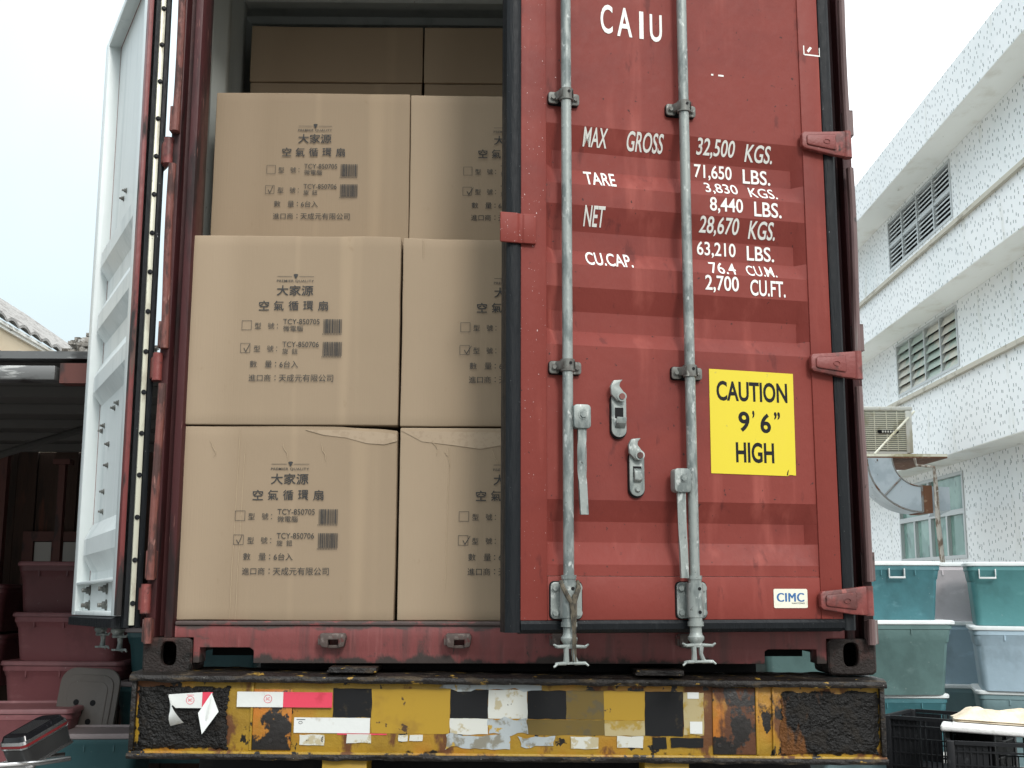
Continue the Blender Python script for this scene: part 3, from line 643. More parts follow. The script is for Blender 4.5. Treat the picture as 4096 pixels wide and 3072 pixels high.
# colour blocks after the plate mosaic, plus worn paint patches, mid beam
def patch(x0, x1, z0, z1, m, rough=.006, seed=0, lift=.0012, name='colour_patch'):
    b = MB(); P = []; n = 44; w, h = x1-x0, z1-z0
    per = []
    for i in range(n):
        t = i/n*4
        q = (x0+w*t, z0) if t < 1 else (x1, z0+h*(t-1)) if t < 2 else (x1-w*(t-2), z1) if t < 3 else (x0, z1-h*(t-3))
        per.append((q[0]+rough*noise.noise(Vector((q[0]*30, q[1]*30, seed)))*1.3, q[1]+rough*noise.noise(Vector((q[0]*30, q[1]*30, seed+9)))*1.3))
    b.prism(per, 'y', -.058-lift, -.0575); b.build(name, m, tr)
k = 0
m_py = mat('flat_yellow_paint', (.37, .225, .014), .5, layers=[((.27, .155, .014), (6, 6, 6), 4, .5, .66), ((.06, .03, .012), (22, 22, 22), 4, .68, .71)])
for x0, x1, z0, z1, m in ((-.451, -.197, -.184, -.044, m_py), (.303, .4355, -.1365, -.044, m_py), (.053, .305, -.184, -.1365, m_po), (-.576, -.4515, -.1345, -.044, m_pb), (-.1965, -.0735, -.1345, -.044, m_pb), (-.073, .054, -.1345, -.044, m_pw), (.0545, .180, -.1345, -.044, m_pb), (.1805, .3025, -.1345, -.044, m_po),
                          (.436, .560, -.184, -.044, m_pb), (.562, .628, -.180, -.046, m_tan), (-.1965, -.0735, -.184, -.135, m_pw), (-.073, .0525, -.184, -.135, m_pg), (.3055, .4355, -.184, -.137, m_tan),
                          (-.226, .10, -.044, -.022, m_pg), (-.21, .0, -.226, -.188, m_pg), (.03, .14, -.222, -.190, m_pg), (-.528, -.450, -.215, -.186, m_pw), (-.362, -.332, -.207, -.188, m_pw), (-.326, -.284, -.206, -.188, m_pw),
                          (.195, .285, -.226, -.190, m_pw), (.345, .43, -.222, -.186, m_pw), (.46, .505, -.224, -.188, m_pb), (.52, .625, -.220, -.190, m_pb), (-.68, -.60, -.222, -.190, m_pw)):
    k += 1; patch(x0, x1, z0, z1, m, .010 if m is m_pg else .0022, k, .0010+.00012*k)
# reflective tapes and plates
b = MB(); b.box(-.886, -.737, -.0682, -.0665, -.104, -.056); b.mi = 1; b.box(-.7368, -.578, -.0682, -.0665, -.104, -.056)
b.mi = 2; b.tube([(-.786+.0125*cos(a*pi/10), -.0685, -.078+.0125*sin(a*pi/10)) for a in range(21)], .0009, 5)
write(b, '3C', -.793, -.779, -.0825, -.0735, -.0686, .02)
b.build('reflective_tape', [m_refl_w, m_refl_r, m_refl_r], tr, recalc=False)
b = MB(); b.box(-.700, -.455, -.0612, -.0596, -.184, -.136); b.mi = 1; b.box(-.56, -.40, -.0600, -.0594, -.189, -.1845)
b.mi = 2; b.tube([(-.679+.006*cos(a*pi/8), -.0615, -.152+.004*sin(a*pi/8)) for a in range(17)], .0007, 5); b.box(-.692, -.664, -.0616, -.0612, -.1435, -.1415)
b.build('white_tape', [m_refl_w, m_refl_r, m_blk], tr)
for q in ((.582, .622, -.0618, -.0605, -.176, -.138), (.575, .612, -.0618, -.0605, -.066, -.046)): b = MB(); b.box(*q); b.build('sticker_remnant', m_refl_w, tr)
# peeling tape: flat middle with both ends curling off the beam
b = MB(); b.prism([(-1.104, -.066), (-.996, -.058), (-.996, -.108), (-1.080, -.108), (-1.100, -.090)], 'y', -.0700, -.0685)
b.mi = 1; b.prism([(-.9955, -.058), (-.962, -.058), (-.975, -.085), (-.9955, -.108)], 'y', -.0700, -.0685)
b.mi = 2; b.tube([(-1.034+.0125*cos(a*pi/10), -.0703, -.083+.0125*sin(a*pi/10)) for a in range(21)], .0009, 5); write(b, '3C', -1.041, -1.027, -.0875, -.0785, -.0704, .03); b.box(-1.045, -1.023, -.0704, -.0701, -.068, -.0665)
b.mi = 0
def ribbon(p0, p1, w0, w1, n=10, curl=.03):
    p0, p1, w0, w1 = map(Vector, (p0, p1, w0, w1))
    for side in (0, .0012):
        b.grid(n, 3, lambda u, v: tuple(p0.lerp(p1, u) + w0.lerp(w1, u)*(v-.5) + Vector((0, -curl*sin(pi*u)-side, 0))))
ribbon((-1.098, -.072, -.082), (-1.070, -.078, -.158), (-.016, 0, .034), (.044, -.010, .012))
ribbon((-.966, -.071, -.062), (-.980, -.082, -.178), (.004, 0, .004), (.006, -.004, .004), curl=.012)
for sd_ in (0, .0012): b.add([(-.966, -.071-sd_, -.060), (-.936, -.092-sd_, -.116), (-.985, -.095-sd_, -.186), (-1.003, -.084-sd_, -.122)], [(0, 1, 2, 3)])
b.build('peeling_tape', [m_refl_w, m_refl_r, m_refl_r], tr, recalc=False, loc=(0, -.008, 0))
for x in (-.516, .486):
    b = MB(); b.box(x-.078, x+.078, -.070, .12, .0065, .024, .003); b.box(x-.082, x+.070, -.078, .0, .0062, .014, .002); b.build('lock_plate', m_mud, tr)
for x in (-.534, .506):
    b = MB(); b.box(x-.072, x+.072, -.056, .10, -.75, -.2625, .004); b.build('bumper_leg', m_py, tr)
b = MB(); b.box(-1.10, 1.08, .35, .50, -.50, -.262, .01)
for x in (-1.02, -.86, -.72, .72, .92): b.cyl((x, .351, -.29), (x, .343, -.29), .010)
for x in (-.42, .42): b.box(x-.07, x+.07, .13, 11.8, -.26, .005, .004)
b.build('underframe', m_under, tr)
m_mudflap = mat('mudflap_rubber', (.005, .006, .007), .6, spec=.2)
for x in (-.74, .74): b = MB(); b.box(x-.34, x+.34, .40, .412, -1.15, -.49, .003); b.build('mudflap', m_mudflap, tr)
m_tyre = mat('tyre_rubber', (.014, .014, .014), .8); m_rim = mat('wheel_rim', (.2, .2, .19), .5, .5)
for x in (-.95, .95):
    for y in (1.3, 2.6):
        b = MB(); b.tube([(x+a, y, -.90) for a in (-.15, -.13, .13, .15)], [.42, .50, .50, .42], 32); w_ = b.build('wheel', m_tyre, tr)
        b = MB(); b.tube([(x+a, y, -.90) for a in (-.155, .155)], .28, 24); b.build('rim', m_rim, w_)
# ================================================================ ground
GZ = -1.40
m_conc = mat('concrete_yard', (.15, .147, .14), .85, layers=[((.11, .108, .10), (.7, .7, .7), 5, .48, .62), ((.08, .075, .07), (3, 3, 3), 5, .6, .7)], bump=[((18, 18, 18), 4, .01)])
b = MB(); b.add([(-150, -150, GZ), (150, -150, GZ), (150, 150, GZ), (-150, 150, GZ)], [(0, 1, 2, 3)])
b.build('ground', m_conc, kind='structure', recalc=False)
m_bounce = mat('pale_bounce', (.48, .47, .44), .85, layers=[((.38, .37, .34), (.7, .7, .7), 5, .48, .62)])
b = MB(); b.add([(4.9, -4, GZ+.004), (9.9, -4, GZ+.004), (8.6, 36, GZ+.004), (3.4, 36, GZ+.004)], [(0, 1, 2, 3)]); b.build('bounce_apron', m_bounce, kind='structure', recalc=False)  # unseen pale strip, added to bounce light up onto the soffits

# ================================================================ white speckled building (runs away to the back on the right)
def tile_mat():
    m = mat('speckled_white_tile', (.915, .935, .94), .5, layers=[((.85, .885, .89), (.35, .35, .5), 5, .5, .7), ((.66, .665, .61), (1.2, 1.2, .30), 5, .57, .74, (), None, .75)])
    t = m.node_tree; N = t.nodes; b = [n for n in N if n.type == 'BSDF_PRINCIPLED'][0]
    src = b.inputs['Base Color'].links[0].from_socket
    tc = N.new('ShaderNodeTexCoord'); sp = N.new('ShaderNodeSeparateXYZ'); t.links.new(tc.outputs['Object'], sp.inputs[0])
    cb = N.new('ShaderNodeCombineXYZ')
    def mul(o, k):
        q = N.new('ShaderNodeMath'); q.operation = 'MULTIPLY'; t.links.new(o, q.inputs[0]); q.inputs[1].default_value = k; return q.outputs[0]
    t.links.new(mul(sp.outputs[1], 6.0), cb.inputs[0]); t.links.new(mul(sp.outputs[2], 5.2), cb.inputs[1])
    v = N.new('ShaderNodeTexVoronoi'); v.voronoi_dimensions = '2D'; v.inputs['Scale'].default_value = 1; v.inputs['Randomness'].default_value = 1; t.links.new(cb.outputs[0], v.inputs['Vector'])
    sb = N.new('ShaderNodeVectorMath'); sb.operation = 'SUBTRACT'; t.links.new(cb.outputs[0], sb.inputs[0]); t.links.new(v.outputs['Position'], sb.inputs[1])
    ab = N.new('ShaderNodeVectorMath'); ab.operation = 'ABSOLUTE'; t.links.new(sb.outputs[0], ab.inputs[0]); s2 = N.new('ShaderNodeSeparateXYZ'); t.links.new(ab.outputs[0], s2.inputs[0])
    def lt(o, k):
        q = N.new('ShaderNodeMath'); q.operation = 'LESS_THAN'; t.links.new(o, q.inputs[0]); q.inputs[1].default_value = k; return q.outputs[0]
    a = N.new('ShaderNodeMath'); a.operation = 'MULTIPLY'; t.links.new(lt(s2.outputs[0], .105), a.inputs[0]); t.links.new(lt(s2.outputs[1], .165), a.inputs[1])
    mx = N.new('ShaderNodeMix'); mx.data_type = 'RGBA'; t.links.new(mul(a.outputs[0], .88), mx.inputs[0]); t.links.new(src, mx.inputs[6]); mx.inputs[7].default_value = (.17, .20, .21, 1); t.links.new(mx.outputs[2], b.inputs['Base Color'])
    return m
m_tile = tile_mat()
m_soff = mat('stained_soffit_plaster', (.86, .86, .81), .8, layers=[((.74, .72, .65), (1.4, 1.0, 1), 5, .5, .68), ((.30, .28, .24), (3, 1.2, 3), 5, .66, .74)])
m_sillc = mat('beige_sill_edge', (.55, .52, .44), .8, layers=[((.36, .33, .27), (4, 2, 4), 5, .54, .66)])
m_frame = mat('aluminium_frame', (.55, .57, .57), .4, .3)
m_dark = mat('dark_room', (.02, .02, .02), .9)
m_louv = mat('louvre_glass', (.66, .69, .69), .25, layers=[((.5, .53, .53), (3, 3, 3), 3, .5, .6)])
m_louvb = mat('beige_louvre_glass', (.74, .71, .62), .3, layers=[((.52, .62, .55), (.6, .8, .7), 2, .46, .54)])
m_glassg = mat('green_tinted_glass', (.16, .29, .255), .06, layers=[((.26, .42, .37), (.5, .7, .8), 3, .48, .60), ((.10, .19, .17), (1.2, 1.6, 1.1), 3, .55, .62)], spec=.9)
tb = .038
bld = thing('tiled_building', 'white speckle tiled factory building with projecting floor bands and louvred windows', 'building', rot=(0, 0, -tb))
S0, S1 = 6.0, 34.0
# wall with window openings on the plane x = 10
wins = [(23.45, 28.62, 9.04, 10.50), (23.6, 28.45, 5.42, 6.90), (23.85, 28.9, .92, 2.96)]
b = MB()
zs = [GZ] + [v for w in sorted(wins, key=lambda w: w[2]) for v in (w[2], w[3])] + [11.62]
for i in range(len(zs)-1):
    z0, z1 = zs[i], zs[i+1]
    w = [w for w in wins if abs(w[2]-z0) < 1e-6]
    if w: b.box(10, 10.25, S0, w[0][0], z0, z1); b.box(10, 10.25, w[0][1], S1, z0, z1)
    else: b.box(10, 10.25, S0, S1, z0, z1)
b.box(10.25, 22, S0, S0+.2, GZ, 11.62); b.box(10.25, 22, S1-.2, S1, GZ, 11.62)
b.build('wall', m_tile, bld)
for z0, z1, cap in ((3.17, 4.80, True), (6.98, 8.08, True), (10.62, 11.70, False)):
    b = MB(); b.box(9.2, 9.998, S0, S1+.1, z0+.012, z1); b.build('floor_band', m_tile, bld)
    b = MB(); b.box(9.206, 9.998, S0, S1+.09, z0-.004, z0+.0115); b.build('soffit', m_soff, bld)
    if cap: b = MB(); b.box(9.11, 9.30, S0, S1+.12, z1+.001, z1+.10); b.build('ledge', m_sillc, bld)
b = MB(); b.box(10, 22, S0, S1, 11.625, 11.69); b.build('roof', m_soff, bld)
def louvre_window(s0, s1, z0, z1, lm, rows, ang, half, hf=.5, ed=.008):
    f = MB(); e = .07
    f.box(9.975, 10.10, s0, s0+e, z0, z1); f.box(9.975, 10.10, s1-e, s1, z0, z1); f.box(9.975, 10.10, s0+e, s1-e, z0, z0+e); f.box(9.975, 10.10, s0+e, s1-e, z1-e, z1)
    n = 4
    for i in range(1, n): c = s0+(s1-s0)*i/n; f.box(9.97, 10.08, c-.035, c+.035, z0+e, z1-e)
    if half: f.box(9.98, 10.07, s0+e, s1-e, (z0+z1)/2-.06, (z0+z1)/2+.02)
    w = f.build('window', m_frame, bld)
    g = MB()
    for j in range(rows):
        zc = z0+e+(z1-z0-2*e)*(j+.5)/rows; h = (z1-z0-2*e)/rows*hf
        for i in range(n):
            a, c = s0+(s1-s0)*i/n+.045, s0+(s1-s0)*(i+1)/n-.045
            dx, dz = h*sin(ang), h*cos(ang)
            g.prism([(10.045-dx, zc-dz), (10.045-dx+.006, zc-dz-ed), (10.045+dx+.006, zc+dz-ed), (10.045+dx, zc+dz)], 'y', a, c)
    g.build('louvre_blades', lm, w)
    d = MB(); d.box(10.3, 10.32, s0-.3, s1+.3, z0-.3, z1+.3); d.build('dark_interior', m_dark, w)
louvre_window(*wins[0], m_louv, 11, R(52), True, .42, .035)
louvre_window(*wins[1], m_louvb, 6, R(24), False, .56)
s0, s1, z0, z1 = wins[2]; f = MB(); e = .08; zm = 2.02
f.box(9.97, 10.12, s0, s0+e, z0, z1); f.box(9.97, 10.12, s1-e, s1, z0, z1); f.box(9.97, 10.12, s0+e, s1-e, z0, z0+e); f.box(9.97, 10.12, s0+e, s1-e, z1-e, z1); f.box(9.97, 10.12, s0+e, s1-e, zm-.06, zm+.06)
for i, wd in ((1, .05), (2, .09), (3, .05)): c = s0+(s1-s0)*i/4; f.box(9.975, 10.10, c-wd, c+wd, z0+e, zm-.06)
f.box(9.975, 10.10, (s0+s1)/2-.07, (s0+s1)/2+.07, zm+.06, z1-e)
w = f.build('window', m_frame, bld)
g = MB(); g.box(10.06, 10.07, s0+e, s1-e, z0+e, z1-e); g.build('pane', m_glassg, w)

# cooler on its shelf, duct and pipe
m_cool = mat('weathered_cooler_plastic', (.66, .66, .60), .5, layers=[((.50, .47, .36), (3, 3, 1), 4, .5, .65)])
m_slat = mat('yellowed_slats', (.80, .78, .64), .5, layers=[((.45, .40, .24), (2, 2, 2), 4, .5, .64)])
m_rust = mat('rusted_flange', (.16, .07, .035), .8, layers=[((.30, .20, .13), (9, 9, 9), 4, .55, .68)])
m_duct = mat('grey_galvanised_duct', (.47, .53, .57), .45, .15, layers=[((.38, .44, .48), (2, 2, 2), 4, .5, .65), ((.10, .07, .05), (5, 5, 4), 5, .655, .69)])
m_filter = mat('grey_filter', (.34, .34, .29), .8)
ac = thing('air_cooler', 'boxy evaporative air cooler with yellowed horizontal slats on a rusty wall shelf', 'air cooler', loc=(8.466, 21.4, 3.115))
ac.scale = (1.058, 1.058, 1.058)
b = MB(); b.box(-.52, .53, .06, 1.0, .02, .90, .02); b.box(-.54, .56, .0, 1.04, .902, .99, .03); b.box(-.53, -.46, .0, .06, .02, .90); b.box(.40, .53, .0, .06, .02, .90, .01); b.box(-.46, .40, .0, .05, .0, .05); b.build('housing', m_cool, ac)
b = MB()
for i in range(19): z = .08+.80*i/19; b.prism([(.004, z), (.05, z+.012), (.05, z+.026), (.004, z+.016)], 'x', -.458, .398)
for x in (-.25, .0, .22): b.box(x-.007, x+.007, .000, .0035, .06, .89)
b.build('slats', m_slat, ac)
b = MB(); b.box(-.458, .398, .052, .058, .05, .90); b.build('filter', m_filter, ac)
b = MB(); b.prism(rrect(.44, .075, .035, 4, .02, .46), 'y', -.016, -.006); b.mi = 1
for i in range(5): b.box(-.11+.055*i, -.075+.055*i, -.0185, -.0165, .44, .48)
b.build('nameplate', [m_black, m_cool], ac)
b = MB(); b.box(7.35, 9.16, 19.85, 22.4, 2.86, 2.945); b.box(7.95, 8.05, 21.45, 22.4, 2.9455, 3.112); b.box(8.85, 8.95, 21.45, 22.4, 2.9455, 3.112); b.mi = 1; b.box(7.35, 9.16, 19.845, 19.85, 2.89, 2.942)
b.tube([(7.66, 19.84, 2.93), (9.19, 21.7, 4.09)], .026, 8)
tag = b.build('wall_shelf', [m_rust, m_slat]); tag['label'] = 'rust edged metal shelf with a slanting tie rod holding up the air cooler'; tag['category'] = 'shelf'
b = MB(); n = 14; cx, cz, yy = 8.60, 2.86, 20.25
L = []
for i in range(n+1):
    a = pi + (pi/2)*i/n; r0, r1 = .58, 1.10
    ring = [(cx+rr_*cos(a), yy+q, cz+rr_*sin(a)) for rr_, q in ((r0, -.40), (r1, -.40), (r1, .40), (r0, .40))]
    L.append(ring)
b.loops(L, cap0=False); m_seam = mat('dull_seam', (.22, .22, .21), .7, layers=[((.15, .08, .05), (5, 5, 5), 4, .55, .62)])
dct = b.build('exhaust_duct', m_duct, label='fat grey elbow duct dropping from the air cooler and turning into the green window', category='duct')
b = MB()
for i in (7, 14):
    p, q = Vector(L[i][0]), Vector(L[i][1]); b.tube([p+Vector((0, -.006, 0)), q+Vector((0, -.006, 0))], .022, 6)
b.tube([Vector(r[1])+Vector((0, -.004, 0)) for r in L], .02, 6); b.tube([Vector(r[0])+Vector((0, -.004, 0)) for r in L], .014, 6)
b.build('seam', m_seam, dct)
b = MB(); b.box(8.60, 8.80, 19.84, 20.66, 1.74, 2.30); b.build('rusty_collar', m_rust, dct)
b = MB(); b.loops([[(8.80, 19.86, 1.78), (8.80, 19.86, 2.28), (8.80, 20.64, 2.28), (8.80, 20.64, 1.78)], [(9.18, 19.90, 1.80), (9.18, 19.90, 2.27), (9.10, 20.8, 2.27), (9.10, 20.8, 1.80)], [(9.97, 22.6, 1.85), (9.97, 22.6, 2.30), (9.97, 23.3, 2.30), (9.97, 23.3, 1.85)]]); b.build('transition_box', m_duct, dct)
m_pipe = mat('peeling_pipe', (.46, .43, .38), .8, layers=[((.17, .12, .085), (14, 14, 5), 5, .48, .58), ((.70, .69, .65), (12, 12, 9), 4, .62, .68)])
b = MB(); b.tube([(8.44, 19.72, 2.84), (8.46, 19.72, 2.70), (8.82, 19.72, 2.66), (8.84, 19.72, 2.3), (8.845, 19.72, 1.5), (8.90, 19.72, .5), (8.94, 19.72, GZ)], [.03, .03, .035, .045, .05, .05, .05], 8)
b.build('drain_pipe', m_pipe, label='peeling rust stained drain pipe running down past the green window', category='pipe')

# ================================================================ storage bins
def plastic(name, col, v=.8):
    return mat(name, col, .5, layers=[(tuple(c*v for c in col), (4, 4, 3), 4, .48, .66), (tuple(min(1, c*1.25+.05) for c in col), (5, 5, 9), 5, .60, .74, (), .7, .6), (tuple(min(1, c*.6+.22) for c in col), (60, 60, 40), 3, .70, .74, (), None, .6)], bump=[((7, 7, 7), 3, .004)], rvar=.15)
m_teal = plastic('teal_plastic', (.048, .165, .190)); m_dkteal = plastic('dark_green_plastic', (.090, .165, .160)); m_turq = plastic('turquoise_plastic', (.085, .25, .26))
m_paleb = plastic('pale_blue_plastic', (.40, .53, .62)); m_lilac = plastic('lilac_grey_plastic', (.60, .555, .58)); m_gteal = plastic('grey_teal_plastic', (.19, .29, .31))
m_lidw = plastic('whitish_lid', (.60, .64, .64), .9)
m_mauve = plastic('mauve_plastic', (.235, .085, .092)); m_maroon = plastic('maroon_plastic', (.11, .035, .039)); m_mlid = plastic('mauve_lid', (.23, .098, .104))
m_dullteal = plastic('dull_teal_plastic', (.032, .096, .106)); m_taupe = plastic('taupe_plastic', (.115, .10, .088)); m_lidp = plastic('pinkish_lid', (.26, .215, .215), .85)
BINS = 'storage bins stacked in the yard'
def storage_bin(loc, w, d, h, m, ml, label, rz=0, clip=None, step=.3, ribs=True, group=BINS):
    t = thing('storage_bin', label, 'bin', loc, (0, 0, rz), group)
    b = MB(); L = []; tp = .90
    def ring(k, z, r=.05): return [(x, y, z) for x, y in rrect(w*k, d*k, r, 5)]
    hs = h*(1-step)
    L = [ring(tp, 0, .05), ring(tp+.004, .006), ring(tp+(.975-tp)*hs/h, hs), ring(tp+(.975-tp)*hs/h+.012, hs+.006), ring(.985, h-.055), ring(1.0, h-.050), ring(1.0, h-.022)]
    b.loops(L)
    if ribs:
        for x in (-.28*w, .0, .28*w): b.box(x-.004, x+.004, -d/2*1.0-.002, -d/2*.97, h-.085, h-.052)
    b.build('body', m, t)
    b = MB(); b.loops([ring(1.012, h-.0215), ring(1.03, h-.018), ring(1.03, h-.002), ring(1.015, h+.006), ring(.93, h+.008), ring(.91, h-.004)]); b.build('lid', ml, t)
    if clip is not None:
        b = MB(); y = -d/2*1.03
        b.box(clip-.055, clip-.048, y-.014, y+.01, h-.10, h-.04, .002); b.box(clip+.048, clip+.055, y-.014, y+.01, h-.10, h-.04, .002); b.box(clip-.055, clip+.055, y-.018, y-.008, h-.107, h-.094, .002)
        b.build('handle', ml, t)
    return t
# right hand side, front column beside the container
storage_bin((2.545, 4.27, .063), .82, .54, .385, m_teal, m_lidw, 'teal bin with a white handle, topmost of the column touching the container edge', clip=.10)
storage_bin((2.32, 4.16, -.415), 1.30, .56, .475, m_dkteal, m_lidw, 'dark green bin directly under the teal bin with the white handle', rz=R(1.5))
storage_bin((2.53, 4.22, -.858), .82, .54, .440, m_teal, m_lidw, 'teal bin third from the top, beside the greasy corner of the trailer beam', rz=R(-1))
storage_bin((2.24, 3.92, -1.395), .46, .56, .605, m_gteal, m_lidw, 'grey teal bin with a white rim peeping out low under the beam end')
# middle column, further back
storage_bin((3.50, 5.0, .030), .60, .52, .425, m_lilac, m_lidw, 'lilac grey bin at the top of the back column below the green window', rz=R(-17))
storage_bin((3.53, 5.0, -.420), .62, .52, .445, m_paleb, m_lidw, 'medium blue bin in the back column, under the lilac grey one', rz=R(-16))
storage_bin((3.50, 5.0, -.90), .62, .52, .475, m_gteal, m_lidw, 'grey teal bin in the back column behind the black crates', rz=R(-16))
# right column
storage_bin((3.663, 4.228, .026), .86, .56, .42, m_turq, m_lidw, 'turquoise bin with a dusty face, topmost at the right edge', rz=R(-19), clip=-.30)
storage_bin((3.663, 4.118, -.395), .92, .56, .415, m_paleb, m_lidw, 'pale dusty blue bin under the turquoise one at the right edge', rz=R(-19))
storage_bin((3.68, 4.17, -.88), .90, .56, .48, m_gteal, m_lidw, 'grey blue bin behind the cream cloth at the right edge', rz=R(-18))
storage_bin((4.42, 4.75, .03), .74, .54, .44, m_teal, m_lidw, 'slim visible corner of a teal bin at the extreme right of the top row', rz=R(3))
# left hand side, mauve stack under the shed roof
storage_bin((-2.76, 3.82, .112), .62, .60, .31, m_maroon, m_mlid, 'dark maroon bin, topmost of the left stack', rz=R(2))
storage_bin((-2.66, 3.72, -.178), .70, .62, .287, m_mauve, m_mlid, 'mauve bin, second from the top of the left stack', rz=R(-10))
storage_bin((-2.68, 3.66, -.470), .74, .62, .290, m_mauve, m_mlid, 'mauve bin third from the top, behind the leaning taupe lid', rz=R(-3))
storage_bin((-3.55, 4.1, -.02), .56, .6, .30, m_maroon, m_maroon, 'shadowed maroon bin at the left edge, upper of two', rz=R(4))
storage_bin((-3.52, 4.05, -.36), .60, .6, .32, m_maroon, m_maroon, 'shadowed maroon bin at the left edge, lower of two', rz=R(2))
storage_bin((-2.84, 3.03, -.80), .80, .50, .395, m_mauve, m_mlid, 'broad mauve tub with its lid on, lying lowest in front of the stack', rz=R(4))
storage_bin((-1.90, 3.62, -.300), .84, .50, .318, m_dullteal, m_lidp, 'dull teal bin just under the folded back door, upper of two', rz=R(0))
storage_bin((-1.90, 3.52, -.76), .86, .50, .465, m_dullteal, m_lidp, 'tall dull teal bin between the taupe lid and the beam end', rz=R(0))
storage_bin((-2.62, 4.7, -.42), .60, .50, .36, m_dullteal, m_lidp, 'small dim teal bin seen in the gap behind the mauve stack', rz=R(0))
storage_bin((-2.62, 4.72, -.05), .62, .50, .30, m_maroon, m_lidp, 'dim maroon bin in the gap, resting on the small teal one', rz=R(0))
storage_bin((-2.27, 2.78, -1.05), .56, .42, .54, m_dullteal, m_lidp, 'dark teal bin with a pale dirty lid, nearest in the left foreground', rz=R(3))
storage_bin((-1.52, 3.2, -1.39), .34, .4, .95, m_dullteal, m_dullteal, 'tall dark teal drum bin seen below the left end of the beam', rz=R(0))
# leaning taupe lid with three dimples
b = MB(); b.prism(rrect(.36, .46, .09, 6, 0, 0), 'y', -.012, .012, bev=.006); b.prism(rrect(.30, .40, .07, 6, 0, -.01), 'y', -.022, -.0121, bev=.005); b.prism(rrect(.24, .34, .05, 6, 0, -.02), 'y', -.027, -.0221, bev=.003)
b.mi = 1
for x, z in ((-.055, .03), (.045, .03), (.035, -.075)): b.cyl((x, -.0272, z), (x, -.0285, z), .017, n=16)
o = b.build('bin_lid', [m_taupe, m_black], loc=(-2.42, 3.05, -.42), rot=(R(-12), R(2), R(-6))); o['label'] = 'taupe plastic lid with three dark dimples leaning upright against the mauve bins'; o['category'] = 'lid'
# glossy tin on a carrier, left foreground
m_lacq = mat('black_lacquer', (.010, .010, .012), .16, layers=[((.035, .035, .04), (40, 40, 40), 3, .6, .68)]); m_chr = mat('chrome_rim', (.62, .62, .62), .18, .9); m_rtrim = mat('dark_red_rim', (.22, .018, .020), .3); m_smoke = mat('smoky_plastic', (.035, .035, .035), .3)
tin = thing('tin_box', 'small glossy black box with silver and red rims, tilted in the left foreground', 'box', loc=(-2.06, 1.42, -.452), rot=(R(20), R(-5), R(-30)))
def slab(z0, z1, k0, k1, r=.03): return [[(x, y, z0) for x, y in rrect(.165*k0, .25*k0, r, 5)], [(x, y, z1) for x, y in rrect(.165*k1, .25*k1, r, 5)]]
for nm, m, z0, z1, k0, k1 in (('base_rim', m_chr, 0, .012, 1.04, 1.02), ('body', m_smoke, .0125, .082, .97, 1.0), ('silver_band', m_chr, .0825, .090, 1.03, 1.04), ('red_rim', m_rtrim, .0905, .101, 1.03, 1.03), ('silver_rim', m_chr, .1015, .115, 1.03, 1.0), ('top', m_lacq, .1155, .134, .97, .90)):
    b = MB(); b.loops(slab(z0, z1, k0, k1)); b.build(nm, m, tin)
b = MB()
for i in range(7): b.box(-.056+.016*i, -.047+.016*i, -.07, .06, .1342, .1352)
b.build('embossing', m_smoke, tin)
b = MB(); b.tube([(-2.36, 1.22, -.49), (-2.20, 1.24, -.475), (-2.02, 1.30, -.470), (-1.93, 1.42, -.468)], .011, 10); b.tube([(-2.36, 1.30, -.52), (-2.16, 1.42, -.475), (-2.0, 1.55, -.468)], .009, 10); b.tube([(-2.33, 1.18, -.56), (-2.26, 1.2, -.535), (-2.19, 1.19, -.56), (-2.2, 1.2, -.75)], .022, 10); b.tube([(-2.1, 1.5, -.475), (-2.3, 1.6, -.8), (-2.4, 1.6, GZ)], .012, 8)
b.build('carrier_rack', m_chr, label='chromed carrier rails curving under the glossy black box', category='rack')

# ================================================================ black crates with foam slab and cloth
m_crate = mat('black_crate_plastic', (.010, .011, .013), .5, layers=[((.03, .032, .035), (30, 30, 30), 4, .6, .7)], spec=.35)
def crate(loc, w, d, h, rz, label):
    b = MB(); e = .012
    for sx in (-1, 1):
        for sy in (-1, 1): b.box(sx*w/2-.02, sx*w/2+.02, sy*d/2-.02, sy*d/2+.02, 0, h, .004)
    b.box(-w/2, w/2, -d/2, d/2, 0.0005, .012)
    for ax, L_, off in (('x', w, d/2), ('x', w, -d/2), ('y', d, w/2), ('y', d, -w/2)):
        sg = 1 if off > 0 else -1
        def bx(a0, a1, z0, z1, t0=0, t1=e):
            lo, hi = sorted((off-sg*t0*-1, off+sg*t1))
            if ax == 'x': b.box(a0, a1, lo, hi, z0, z1)
            else: b.box(lo, hi, a0, a1, z0, z1)
        a0, a1 = -L_/2+.0205, L_/2-.0205
        for z0, z1, tt in ((h-.018, h+.002, .024), (h-.056, h-.048, .016), (h*.60, h*.62, .014), (h*.34, h*.36, .014), (h*.10, h*.13, .014)): bx(a0, a1, z0, z1, 0, tt)
        n = 18
        for i in range(n):
            c = a0+(a1-a0)*(i+.5)/n
            if abs(c) < L_*.12: bx(c-.003, c+.003, .012, h*.60)
            else: bx(c-.0042, c+.0042, .012, h-.02)
        bx(a0, -L_*.20, .0125, h-.02, 0, .005); bx(L_*.20, a1, .0125, h-.02, 0, .005)
    return b.build('plastic_crate', m_crate, loc=loc, rot=(0, 0, rz), label=label, category='crate', group='black perforated plastic crates')
crate((2.62, 3.12, -.775), .58, .42, .315, R(-38), 'black perforated crate with an open top, left of the pair, beside the teal bins')
crate((2.76, 2.62, -.842), .62, .44, .315, R(-20), 'black perforated crate carrying the white foam slab, at the right edge')
m_foam = mat('white_foam', (.80, .80, .79), .7, layers=[((.66, .66, .64), (24, 24, 24), 4, .55, .7)], bump=[((50, 50, 50), 3, .004)])
